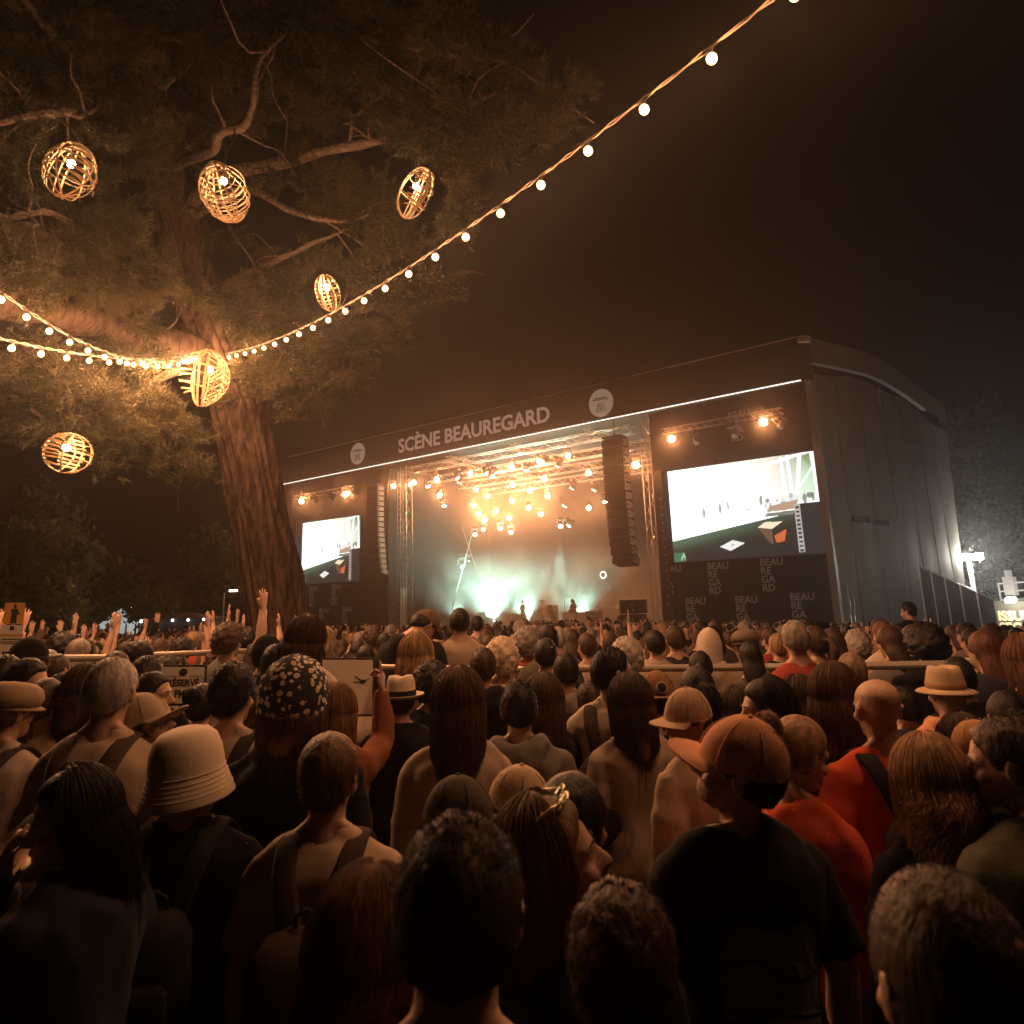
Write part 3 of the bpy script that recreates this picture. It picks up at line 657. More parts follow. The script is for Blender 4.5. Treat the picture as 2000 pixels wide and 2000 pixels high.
for i, (pix, r0, r1, mt_) in enumerate((
    (((425, 705, 15.2), (330, 672, 14.2), (200, 632, 13.0), (60, 600, 11.8), (-140, 560, 10.8)), .34, .17, BARK),
    (((345, 430, 14.3), (430, 350, 13.2), (540, 318, 12.4), (660, 290, 11.6), (760, 273, 11.0), (860, 235, 10.5), (990, 170, 10.0)), .15, .02, None),
    (((350, 440, 14.3), (480, 372, 13.4), (560, 408, 12.8), (640, 430, 12.2), (720, 420, 11.8)), .10, .015, None),
    (((318, 330, 14.0), (410, 300, 12.0), (425, 265, 11.2), (475, 245, 10.8), (497, 190, 10.4), (510, 120, 10.2), (560, 65, 10.0)), .085, .02, None),
    (((385, 575, 14.8), (250, 505, 13.0), (120, 470, 11.6), (20, 447, 10.8), (-120, 430, 10.0)), .2, .08, BARK),
    (((320, 330, 14.0), (285, 300, 13.4), (215, 190, 12.4), (110, 80, 11.5), (20, -40, 11)), .15, .04, None),
    (((432, 700, 15.2), (520, 660, 15.0), (620, 630, 14.8), (720, 600, 14.6), (820, 565, 14.4), (920, 530, 14.2)), .12, .015, None),
    (((400, 620, 15.0), (440, 560, 14.4), (520, 520, 13.8), (600, 480, 13.2), (700, 440, 12.8)), .1, .02, None),
    (((400, 700, 15.2), (300, 745, 14.2), (200, 800, 13.2), (120, 830, 12.6), (60, 800, 12.2)), .1, .02, None),
    (((230, 775, 13.6), (260, 840, 13.0), (310, 880, 12.7), (365, 912, 12.4)), .05, .012, None),
    (((140, 215, 10.6), (60, 225, 10.4), (-60, 250, 10)), .06, .03, None),
    (((200, 190, 12.2), (170, 222, 11.2), (85, 224, 10.8)), .045, .02, None),
    (((250, 505, 13.0), (110, 420, 11.0), (30, 425, 10.4), (-40, 400, 10)), .05, .02, None),
    (((660, 290, 11.6), (683, 275, 11.4), (690, 235, 11.2), (735, 195, 11.0), (785, 165, 10.8)), .035, .012, None),
    (((300, 170, 13.4), (420, 60, 12), (560, -30, 11), (760, -90, 10.5)), .16, .05, None),
    (((560, -30, 11), (700, 70, 10.6), (860, 110, 10.2), (1000, 130, 9.8), (1160, 240, 9.6)), .05, .01, None))):
    LIMBS.append(limb(pix, r0, r1, tree, seed=i+1, matl=mt_)[1])
# side twigs
for i in range(70):
    L = LIMBS[RNG.integers(0, len(LIMBS))]; k = RNG.integers(6, len(L)-2); a = L[k]
    d = norm(RNG.normal(0, 1, 3)+np.array([0, -.1, .25])); ln = .5+RNG.random()*1.1
    pts = [a+d*ln*t+.08*ln*RNG.normal(0, 1, 3)*(t > 0) for t in (0, .35, .7, 1)]
    mb = MB(); mb.tube(smooth_path(pts, 9), np.linspace(.022, .006, 9), 5); mb.build('twig', BRANCHM, tree)
# needles: many thin blades in tufts gathered into boughs
def needle_mesh(centers, axes, per, length, width, seed):
    rg = np.random.default_rng(seed); n = len(centers); N = n*per
    c = np.repeat(centers, per, 0); ax = np.repeat(axes, per, 0)
    d = ax*.75+rg.normal(0, .55, (N, 3)); d /= np.linalg.norm(d, axis=1)[:, None]
    L = length*(.6+.6*rg.random(N))[:, None]
    sd = np.cross(d, rg.normal(0, 1, (N, 3))); sd /= np.linalg.norm(sd, axis=1)[:, None]
    b = c+ax*(rg.random(N)[:, None]*.12-.05)+rg.normal(0, .012, (N, 3))
    v = np.empty((N*3, 3)); v[0::3] = b-sd*width; v[1::3] = b+sd*width; v[2::3] = b+d*L
    me = bpy.data.meshes.new('needles'); me.vertices.add(N*3); me.vertices.foreach_set('co', v.ravel())
    me.loops.add(N*3); me.loops.foreach_set('vertex_index', np.arange(N*3, dtype=np.int32))
    me.polygons.add(N); me.polygons.foreach_set('loop_start', np.arange(0, N*3, 3, dtype=np.int32)); me.update(calc_edges=True)
    return me
def leaf_mat(name, c1, c2, trans=.25):
    m = bpy.data.materials.new(name); m.use_nodes = True; nt = m.node_tree; b = nt.nodes['Principled BSDF']; b.inputs['Roughness'].default_value = .6; b.inputs['Specular IOR Level'].default_value = .25
    tc = nt.nodes.new('ShaderNodeTexCoord'); n = nt.nodes.new('ShaderNodeTexNoise'); n.inputs['Scale'].default_value = 1.6; n.inputs['Detail'].default_value = 4
    nt.links.new(tc.outputs['Object'], n.inputs['Vector']); r = nt.nodes.new('ShaderNodeValToRGB')
    r.color_ramp.elements[0].color = (*c1, 1); r.color_ramp.elements[0].position = .35; r.color_ramp.elements[1].color = (*c2, 1); r.color_ramp.elements[1].position = .65
    nt.links.new(n.outputs[0], r.inputs[0]); nt.links.new(r.outputs[0], b.inputs['Base Color'])
    tr = nt.nodes.new('ShaderNodeBsdfTranslucent'); nt.links.new(r.outputs[0], tr.inputs[0]); mx = nt.nodes.new('ShaderNodeMixShader'); mx.inputs[0].default_value = trans
    nt.links.new(b.outputs[0], mx.inputs[1]); nt.links.new(tr.outputs[0], mx.inputs[2]); nt.links.new(mx.outputs[0], nt.nodes['Material Output'].inputs[0]); return m
NEEDLE = leaf_mat('pine_needles', (.03, .03, .013), (.085, .073, .034))
# boughs: (x, y, distance, half width px, half height px, tufts)
BOUGHS = [(110, 120, 11.5, 150, 120, 1100), (330, 60, 12.0, 160, 90, 900), (560, 60, 11.0, 150, 100, 900), (760, 60, 10.5, 130, 90, 700), (930, 120, 10.2, 120, 80, 520), (1090, 215, 9.8, 85, 45, 220),
          (60, 300, 11.0, 110, 90, 700), (220, 270, 12.0, 110, 80, 500), (640, 180, 11.2, 140, 80, 750), (830, 230, 10.6, 120, 60, 520), (960, 270, 10.3, 100, 45, 380), (880, 330, 10.6, 60, 50, 260),
          (620, 360, 12.2, 110, 60, 380), (730, 400, 12.0, 60, 55, 300), (500, 190, 11.5, 70, 60, 260), (170, 500, 11.6, 105, 85, 900), (220, 420, 12.2, 60, 40, 260), (40, 520, 10.6, 60, 60, 300), (220, 610, 13.0, 70, 45, 330),
          (470, 600, 13.8, 85, 45, 560), (600, 560, 13.8, 80, 55, 420), (430, 470, 14.6, 60, 50, 160), (720, 560, 13.6, 70, 45, 300), (860, 545, 14.0, 65, 26, 300), (760, 640, 14.2, 45, 30, 180),
          (580, 690, 14.4, 105, 55, 900), (610, 760, 14.4, 75, 42, 480), (690, 660, 14.4, 60, 40, 320), (520, 740, 14.5, 60, 45, 300), (240, 760, 13.4, 90, 70, 700), (120, 790, 12.4, 95, 70, 650), (60, 730, 12, 60, 50, 260), (270, 850, 12.9, 85, 45, 520), (350, 905, 12.4, 30, 22, 110), (310, 795, 12.9, 32, 20, 120), (150, 880, 12.5, 40, 25, 120), (900, 430, 11.2, 45, 30, 140), (380, 200, 12.6, 80, 80, 260), (790, 470, 12.6, 60, 35, 180)]
cen, axs = [], []
for (x, y, d, wx, wy, n) in BOUGHS:
    c = at(x, y, d); pm_ = 1528.0/d/1.03; sx, sz = wx/pm_, wy/pm_
    k = max(6, n//26); sub = RNG.normal(0, .5, (k, 3))*np.array([sx, .55*(sx+sz)/2+.4, sz])
    pick = RNG.integers(0, k, n)
    off = sub[pick]+RNG.normal(0, 1, (n, 3))*np.array([.15, .15, .085])
    cen.append(c+off); a = norm_rows = off-sub.mean(0); a = a/np.maximum(.2, np.linalg.norm(a, axis=1))[:, None]+np.array([0, -.15, .25]); axs.append(a/np.linalg.norm(a, axis=1)[:, None])
cen = np.concatenate(cen); axs = np.concatenate(axs)
# drop tufts that would sit inside the lanterns' clear space
LANT = [(137, 335, 10.6, .62, .80, 'ball'), (437, 372, 10.2, .62, 1.0, 'shell'), (812, 377, 10.9, .5, .88, 'pod'), (640, 572, 14.0, .45, .74, 'cage'), (400, 738, 13.2, .75, .98, 'twist'), (133, 885, 11.9, .62, .55, 'ball')]
for (x, y, d, w, h, k_) in LANT:
    c = at(x, y, d); r = c-CAM; rr = np.linalg.norm(r); r = r/rr
    q = cen-CAM; along = q@r; dist = np.linalg.norm(q-along[:, None]*r, axis=1)
    keep = ~((dist < .62*max(w, h)*along/rr) & (along < rr+.5)); cen, axs = cen[keep], axs[keep]
cr = obj('crown', needle_mesh(cen, axs, 24, .16, .008, 3), NEEDLE, tree, org=ORG[tree.name]); cr.location = -Vector(ORG[tree.name])

# ------------------------------------------------------------------ wicker lanterns
WICK = mat('wicker', (.42, .27, .14), .6, bump=.3, bscale=60, var=.3, vscale=20)
LBULB = emit_mat('lantern_bulb', (1, .66, .38), 260)
LLAB = ['round wicker lantern hanging beneath the high branch by the lit hook', 'big shell-shaped wicker lantern hung from the bare pale branch', 'tall pod-shaped wicker lantern near the bulb string', 'small wicker cage lantern with a dazzling bulb touching the bulb string', 'twisted wicker lantern hanging where the bulb strings meet the trunk', 'low round wicker lantern under the lowest bough']
for li, (x, y, d, w, h, kind) in enumerate(LANT):
    rg = np.random.default_rng(100+li); c = at(x, y, d); a, b = w/2, h/2
    t = thing('wicker_lantern', LLAB[li], 'lantern', c)
    tilt = rx(rg.normal(0, .15))@ry(rg.normal(0, .2))
    def ell(th, ph, s=1.0):                       # surface of the lantern
        k = 1.0
        if kind == 'shell': k = 1.0 if math.cos(th) < .3 else 1-.55*(math.cos(th)-.3)
        if kind == 'pod': k = .9+.1*math.cos(2*ph)
        if kind == 'twist': k = .75+.3*math.sin(th*1.1)
        return c+tilt@np.array([a*s*k*math.sin(th)*math.cos(ph), a*s*k*math.sin(th)*math.sin(ph), b*s*math.cos(th)])
    nh = 7 if kind in ('cage', 'twist', 'pod') else 5
    for k in range(nh):                           # bent hoops
        ph = PI*k/nh+rg.normal(0, .15); tw = rg.normal(0, .35) if kind != 'cage' else .12
        m = MB(); m.tube([ell(th, ph+tw*math.sin(th)) for th in np.linspace(0.02, 2*PI-.02, 33)], .013, 5, flat=.45); m.build('hoop', WICK, t)
    for k in range(3 if kind != 'shell' else 5):  # ring bands
        th = .7+.55*k+rg.normal(0, .08); m = MB(); m.tube([ell(th+.18*math.sin(p+k), p, 1.02) for p in np.linspace(0, 2*PI, 29)], .011, 5, flat=.45); m.build('ring', WICK, t)
    npan = {'shell': 3, 'pod': 2, 'ball': 3, 'cage': 3, 'twist': 4}[kind]
    for k in range(npan):                         # ladders of slats
        p0 = rg.random()*2*PI if kind != 'pod' else -1.9+.9*k; span = (.75+.5*rg.random()) if kind != 'shell' else 1.9
        ns_ = 8 if kind != 'shell' else 13
        for j in range(ns_):
            th = (.75 if kind != 'shell' else .35)+(1.7 if kind != 'shell' else 2.3)*j/ns_; sk = rg.normal(0, .05)+(.5 if kind == 'twist' and k % 2 else 0)
            m = MB(); m.tube([ell(th+sk*q, p0+span*q, 1.01) for q in np.linspace(0, 1, 6)], .013, 4, flat=.4, side=(0, 0, 1)); m.build('slat', WICK, t)
    bz = c+np.array([rg.normal(0, .05)*w, 0, .14*h])
    m = MB(); m.ball(bz, .05 if kind != 'cage' else .06, 12, 8); m.build('bulb', LBULB, t, smooth=True)
    m = MB(); m.bar(bz+Z1*.045, bz+Z1*.13, .02, 8); m.build('socket', PLASTIC, t)
    m = MB(); m.tube([bz+Z1*.12, c+Z1*(b+.05), c+Z1*(b+.35)+np.array([.05, .1, 0]), c+Z1*(b+.8)+np.array([.02, .25, 0])], .008, 5); m.build('cord', PLASTIC, t)

# ------------------------------------------------------------------ festoon strings
FBULB = emit_mat('festoon_bulb', (1, .56, .25), 6.5); FBULB.cycles.emission_sampling = 'NONE'
fp = MB(); fp.ball((0, 0, -.075), (.034, .034, .036), 10, 6); fbm = fp.mesh('bulb'); fbm.materials.append(FBULB); fbm.shade_smooth()
sp = MB(); sp.lathe([(.012, -.01), (.017, -.02), (.017, -.05), (.013, -.052)], 8); som = sp.mesh('socket'); som.materials.append(PLASTIC)
BULB_W = 50.0
WIRE = mat('festoon_cable', (.12, .08, .05), .7)
def festoon(label, a, b, sag, step, start=0.0, end=1.0, stop=1.0):
    a, b = np.asarray(a, float), np.asarray(b, float); L = np.linalg.norm(b-a)
    f = lambda k: a+(b-a)*k-Z1*sag*4*k*(1-k)
    t = thing('festoon_string', label, 'festoon', a, 'festoon strings of warm bulbs')
    for o_ in (0, 1):
        m = MB(); m.tube([f(k)+np.array([.012*math.sin(40*k*L*.3+o_*PI), 0, .012*math.cos(40*k*L*.3+o_*PI)]) for k in np.linspace(start, end, 90)], .006, 4); m.build('cable', WIRE, t)
    k = start*L+step*.5; n = 0
    while k < stop*L:
        p = f(k/L)
        bo = obj('bulb', fbm, None, t); bo.location = tuple(p-np.asarray(a)); so = obj('socket', som, None, bo)
        ld = bpy.data.lights.new('bulb_light', 'POINT'); ld.energy = BULB_W; ld.color = (1, .45, .20); ld.shadow_soft_size = .02; lo_ = bpy.data.objects.new('bulb_light', ld); COL.objects.link(lo_); lo_.location = tuple(p-Z1*.135)
        k += step; n += 1
    return n
TA = at(440, 691, 14.6)
NA = np.array([1.07, 4.113, 5.32]); dirA = norm(NA-TA)
LA = np.linalg.norm(NA-TA)
ea = NA+dirA*3.2+Z1*.25
festoon('bulb string rising from the trunk across the open sky to a post', TA, ea, .56, .575, stop=1.0)
festoon('upper bulb string sagging from the trunk to the branches on the crown side', at(392, 690, 14.5), at(-160, 435, 7.2), .55, .50)
festoon('lower bulb string stretched from the trunk past the big side limb', at(388, 691, 14.6), at(-190, 610, 7.6), .22, .60)
t = thing('festoon_post', 'timber post holding the end of the bulb string', 'post', (ea[0], ea[1], 0))
m = MB(); m.bar((ea[0], ea[1], -.05), (ea[0], ea[1], ea[2]+.2), .06, 8); m.build('timber', BRANCHM, t)
m = MB(); m.tube([ea, ea+np.array([.02, 0, .08]), np.array([ea[0], ea[1], ea[2]+.1])], .01, 5); m.build('hook', ALU, t)
# ------------------------------------------------------------------ people: continuous bodies grown from one soup of limbs by voxel remesh
def bake(mb_, voxel, sm=4, tris=None, name='body'):
    me = mb_.mesh('soup'); o = bpy.data.objects.new('soup', me); COL.objects.link(o)
    r = o.modifiers.new('r', 'REMESH'); r.mode = 'VOXEL'; r.voxel_size = voxel; r.use_smooth_shade = True
    s = o.modifiers.new('s', 'SMOOTH'); s.factor = .5; s.iterations = sm
    dg = bpy.context.evaluated_depsgraph_get(); m2 = bpy.data.meshes.new_from_object(o.evaluated_get(dg))
    bpy.data.objects.remove(o); bpy.data.meshes.remove(me)
    if tris: m2 = thin(m2, tris)
    m2.name = name; m2.shade_smooth(); return m2
def thin(me, tris):
    cur = sum(len(p.vertices)-2 for p in me.polygons)
    if cur <= tris: return me
    o = bpy.data.objects.new('soup', me); COL.objects.link(o); d = o.modifiers.new('d', 'DECIMATE'); d.ratio = tris/cur
    m2 = bpy.data.meshes.new_from_object(o.evaluated_get(bpy.context.evaluated_depsgraph_get()))
    bpy.data.objects.remove(o); m2.shade_smooth(); return m2
def getv(me):
    v = np.zeros(len(me.vertices)*3); me.vertices.foreach_get('co', v); return v.reshape(-1, 3)
def setv(me, v): me.vertices.foreach_set('co', np.ascontiguousarray(v).ravel()); me.update()
ARM = {'down': ((.232, -.02, 1.13), (.246, .04, .885), (.02, .12, -1)),
       'high': ((.27, .06, 1.66), (.23, .12, 1.90), (.0, .05, 1)),
       'point': ((.22, .20, 1.46), (.2, .2, 1.71), (.02, .05, 1)),
       'clap': ((.27, .22, 1.50), (.055, .27, 1.72), (-.02, .1, 1)),
       'mouth': ((.17, .26, 1.22), (.055, .195, 1.46), (-.25, -.1, .9)),
       'hold': ((.235, -.03, 1.14), (.17, .21, 1.13), (-.15, .9, .1)),
       'front': ((.225, .04, 1.15), (.06, .25, 1.16), (-.6, .6, .1)),
       'phone': ((.2, .24, 1.33), (.08, .36, 1.52), (-.1, .25, 1))}
ZC = 1.515
HEADR = [(0, .018, .088, .05), (.02, .034, .099, .03), (.05, .05, .096, -.025), (.08, .061, .094, -.06), (.115, .068, .091, -.088), (.15, .0735, .095, -.098), (.18, .073, .085, -.098), (.205, .062, .06, -.08), (.225, .041, .028, -.05), (.235, .012, -.003, -.02)]
def arm_pts(side, pose, fem):
    e, w, h = ARM[pose]; k = .93 if fem else 1.0
    sh = np.array([.178*k, -.008, 1.382]); e, w = np.array(e, float), np.array(w, float); h = norm(h)
    e[0] *= k
    m = np.array([side, 1, 1.0]); return sh*m, e*m, w*m, h*m
def body_soup(fem, pl, pr):
    b = MB(); kx = .9 if fem else 1.0
    tr = [(0, 0, .80, .15, .09, .10), (0, 0, .92, .176 if fem else .17, .10, .13), (0, 0, 1.0, .16, .10, .11), (0, 0, 1.10, .135 if fem else .15, .10, .095), (0, 0, 1.22, .15*kx+.01, .125 if fem else .11, .10), (0, 0, 1.32, .178*kx, .12, .115), (0, -.005, 1.38, .178*kx, .105, .115), (0, -.01, 1.425, .13*kx, .078, .088), (0, -.012, 1.46, .075, .058, .066)]
    b.loft(tr, 28, 2.3)
    b.tube([(0, -.018, 1.43), (0, -.014, 1.5), (0, .0, 1.585)], [.064, .055 if not fem else .049, .056 if not fem else .05], 16)
    for s in (-1, 1):
        b.tube([(s*.03, -.03, 1.525), (s*.09, -.022, 1.468), (s*.158*kx, -.01, 1.405)], [.024, .031, .036], 10, round_caps=True)
        sh, e, w, h = arm_pts(s, pl if s < 0 else pr, fem); f = .88 if fem else 1.0
        b.tube([sh, sh*.5+e*.5, e], [.051*f, .048*f, .041*f], 12, round_caps=True)
        b.tube([e, e*.6+w*.4, w], [.041*f, .042*f, .027*f], 12, round_caps=True)
        sd = np.array([0, 1.0, 0]) if abs(h[1]) < .8 else np.array([s*1.0, 0, 0]); sd = norm(sd-h*np.dot(sd, h)); nn = np.cross(h, sd)
        pose = pl if s < 0 else pr
        curl = {'down': .5, 'hold': .9, 'front': .7, 'mouth': .35, 'phone': .6}.get(pose, .08)
        inw = nn*(1 if np.dot(nn, np.array([-s, 0, 0])) > 0 else -1)
        for k in range(4):
            o = (k-1.5)*.0215; kn = w+h*(.088-.004*abs(k-1))+sd*o*1.05
            b.tube([w+sd*o*.5, kn], [.017, .0135], 8, round_caps=True)
            L = (.066, .078, .074, .058)[k]; c_ = curl if not (pose == 'point' and k != 0) else 1.6
            spl = 8.0 if pose in ('high', 'clap') else 2.2; d1 = norm(h*math.cos(c_*.6)+inw*math.sin(c_*.6)+sd*o*spl); d2 = norm(h*math.cos(c_*1.5)+inw*math.sin(c_*1.5)+sd*o*(spl*.7))
            b.tube([kn, kn+d1*L*.55, kn+d1*L*.55+d2*L*.5], [.0105, .0095, .0082], 8, round_caps=True)
        th = w+h*.025-sd*.022
        b.tube([w+h*.02, th-sd*.012, th-sd*.03+h*.03+inw*.008, th-sd*.034+h*.056+inw*.014], [.016, .0145, .011, .0092], 8, round_caps=True)
        b.tube([(s*.088, 0, .90), (s*.095, .01, .68), (s*.10, .015, .49)], [.088, .075, .056], 12, round_caps=True)
        b.tube([(s*.10, .015, .49), (s*.105, -.01, .32), (s*.11, -.02, .09)], [.054, .054, .036], 12, round_caps=True)
        b.tube([(s*.11, -.06, .045), (s*.115, .03, .045), (s*.12, .15, .035)], [.04, .042, .03], 10, round_caps=True)
    # head
    b.loft([(0, (f+bk)/2, ZC+z, w, (f-bk)/2, (f-bk)/2) for z, w, f, bk in HEADR], 30, 2.1)
    z = ZC
    b.tube([(0, .090, z+.132), (0, .104, z+.11), (0, .118, z+.088)], [.0085, .0105, .0125], 10, round_caps=True)
    for s in (-1, 1):
        b.ball((s*.011, .104, z+.084), (.009, .011, .008), 8, 6)
        b.tube([(s*.006, .092, z+.136), (s*.03, .089, z+.141), (s*.053, .073, z+.132)], [.009, .011, .009], 8, round_caps=True)
        b.ball((s*.044, .07, z+.088), (.022, .02, .02), 10, 8)
        R_ = rz(-s*.45)@rx(-.12)
        b.ball((s*.078, -.006, z+.108), (.009, .019, .033), 10, 8, R_); b.tube([(s*.079, -.018, z+.118), (s*.089, -.024, z+.128), (s*.088, -.008, z+.141), (s*.08, .006, z+.13)], [.006]*4, 6, round_caps=True)
    b.tube([(-.024, .088, z+.054), (0, .099, z+.057), (.024, .088, z+.054)], [.005, .0085, .005], 8, round_caps=True)
    b.tube([(-.021, .087, z+.045), (0, .097, z+.044), (.021, .087, z+.045)], [.005, .0095, .005], 8, round_caps=True)
    b.ball((0, .083, z+.014), (.022, .016, .015), 10, 8)
    return b
def shirt_soup(fem, pl, pr, kind):
    b = MB(); g = {'tee': .014, 'long': .018, 'jacket': .03, 'hoodie': .028}[kind]; kx = .9 if fem else 1.0
    b.loft([(0, 0, .80, .176+g, .115+g, .142+g), (0, 0, .92, .178+g, .112+g, .148+g), (0, 0, 1.03, .158+g, .106+g, .122+g), (0, 0, 1.10, .146*(.95 if fem else 1)+g, .105+g, .105+g), (0, 0, 1.20, .158*kx+g, .122+g, .11+g), (0, -.005, 1.32, .182*kx+g, .12+g, .118+g), (0, -.008, 1.395, .178*kx+g, .10+g, .113+g), (0, -.012, 1.44, .135*kx+g, .076+g, .09+g), (0, -.014, 1.468+g*.4, .078+g*.5, .062+g*.4, .068+g*.6)], 30, 2.35)
    for s in (-1, 1):
        b.tube([(s*.058, -.025, 1.476), (s*.11, -.02, 1.44), (s*.16*kx, -.01, 1.398)], [.032+g*.45, .038+g*.5, .043+g*.6], 10, round_caps=True)
        sh, e, w, h = arm_pts(s, pl if s < 0 else pr, fem); f = .9 if fem else 1.0
        b.ball(sh-np.array([s*.004, 0, .004]), (.05*f+g*.8,)*3, 12, 10)
        if kind == 'tee': b.tube([sh, sh*.5+e*.5, sh*.22+e*.78], [.05*f+g*.8, .054*f+g, .06*f+g], 14)
        else:
            b.tube([sh, sh*.5+e*.5, e], [.05*f+g*.8, .054*f+g, .05*f+g*.8], 14, round_caps=True)
            b.tube([e, e*.5+w*.5, w+h*.01], [.05*f+g*.8, .046*f+g*.7, .036*f+g*.4], 14)
    if kind == 'hoodie':
        b.tube([(-.10, .03, 1.485), (-.105, -.06, 1.49), (-.06, -.115, 1.465), (0, -.13, 1.45), (.06, -.115, 1.465), (.105, -.06, 1.49), (.10, .03, 1.485)], [.025, .035, .045, .05, .045, .035, .025], 10, round_caps=True)
        b.ball((0, -.135, 1.41), (.10, .045, .075), 14, 10)
    if kind == 'jacket': b.tube([(-.07, .04, 1.49), (-.075, -.045, 1.495), (0, -.088, 1.497), (.075, -.045, 1.495), (.07, .04, 1.49)], .02, 8, round_caps=True)
    return b
def wrinkle(me, amp, seed, zs=7.0):
    v = getv(me); n = np.zeros(len(v)*3); me.vertex_normals.foreach_get('vector', n); n = n.reshape(-1, 3)
    def fold(p):
        a = mnoise.noise(Vector((p[0]*10+seed, p[1]*10, p[2]*1.9*zs/7)))
        b = 1-2.6*abs(mnoise.noise(Vector(((p[0]+p[2]*.8)*5.5, p[1]*5+seed, (p[2]-p[0]*.5)*5))))
        c = 1-2.6*abs(mnoise.noise(Vector(((p[0]-p[2]*.9)*6+7, p[1]*5+seed, (p[2]+p[0]*.5)*4.2))))
        return .9*a+.45*max(b, 0)**2+.4*max(c, 0)**2
    d = np.array([fold(p) for p in v]); setv(me, v+n*(d*amp)[:, None])
BODY, SHIRT, LEGS = {}, {}, {}
def body_mesh(fem, pl, pr, lod=0):
    k = (fem, pl, pr, lod)
    if k not in BODY:
        if lod == 0: BODY[k] = bake(body_soup(fem, pl, pr), .0078, 3, 11000)
        else:
            up_ = 'down' not in (pl, pr) or pl != pr; BODY[k] = bake(body_soup(fem, pl, pr), .0085 if up_ else .0125, 2, 3200 if up_ else 1700)
    return BODY[k]
def shirt_mesh(fem, pl, pr, kind, lod=0):
    k = (fem, pl, pr, kind, lod)
    if k not in SHIRT:
        if lod == 0:
            m = bake(shirt_soup(fem, pl, pr, kind), .0145, 4, 6500, 'top'); wrinkle(m, {'tee': .014, 'long': .016, 'jacket': .017, 'hoodie': .017}[kind], hash(str(k)) % 50); SHIRT[k] = m
        else:
            m = bake(shirt_soup(fem, pl, pr, kind), .024, 2, 800, 'top'); wrinkle(m, .012, 3); SHIRT[k] = m
    return SHIRT[k]
def legs_mesh(fem):
    if fem not in LEGS:
        b = MB(); b.loft([(0, 0, .80, .165, .105, .115), (0, 0, .92, .184, .115, .142), (0, 0, 1.0, .172, .115, .125), (0, 0, 1.03, .165, .112, .118)], 24, 2.3)
        for s in (-1, 1): b.tube([(s*.09, 0, .90), (s*.097, .01, .68), (s*.102, .01, .48), (s*.108, -.01, .3), (s*.112, -.015, .07)], [.10, .09, .075, .07, .066], 12)
        m = bake(b, .016, 3, 1800, 'trousers'); wrinkle(m, .006, 3); LEGS[fem] = m
    return LEGS[fem]
# head-fitted shells for hair and hats
HC = np.array([0, -.002, ZC+.128]); HE = np.array([.0775, .0985, .108])
PIV = np.array([0, -.012, 1.49])
def hairline(phi):                               # lowest hair height over the head, 0 = face, pi = nape
    return np.interp(phi, [0, .5, .95, 1.25, 1.55, 1.8, 2.4, PI], [.062, .058, .035, -.01, .0, -.045, -.075, -.082])
def shell(thick, amp=.004, freq=22, zmin_add=0.0, nu=48, nv=30, seed=0, fn=None, full=False):
    pts = []; fs = []
    for j in range(nv+1):
        th = PI*.93*j/nv
        for i in range(nu):
            a = 2*PI*i/nu; d = np.array([math.sin(th)*math.sin(a), math.sin(th)*math.cos(a), math.cos(th)])
            p = d*HE; phi = abs((a+PI) % (2*PI)-PI)
            k = (p[2]-(hairline(phi)+zmin_add))/.022+.5; k = min(1, max(0, k)); k = k*k*(3-2*k)
            if full: k = 1
            t = thick if fn is None else fn(d, phi)
            nz = amp*mnoise.noise(Vector((d[0]*freq*.1*10/3+seed, d[1]*freq/3, d[2]*freq/3))) if amp else 0
            pts.append(HC+p+d*((t+nz)*k-.010*(1-k)))
    for j in range(nv):
        for i in range(nu): fs.append((j*nu+i, (j+1)*nu+i, (j+1)*nu+(i+1) % nu, j*nu+(i+1) % nu))
    fs.append(tuple(nv*nu+i for i in range(nu))[::-1]); m = MB(); m.add(pts, fs); return m
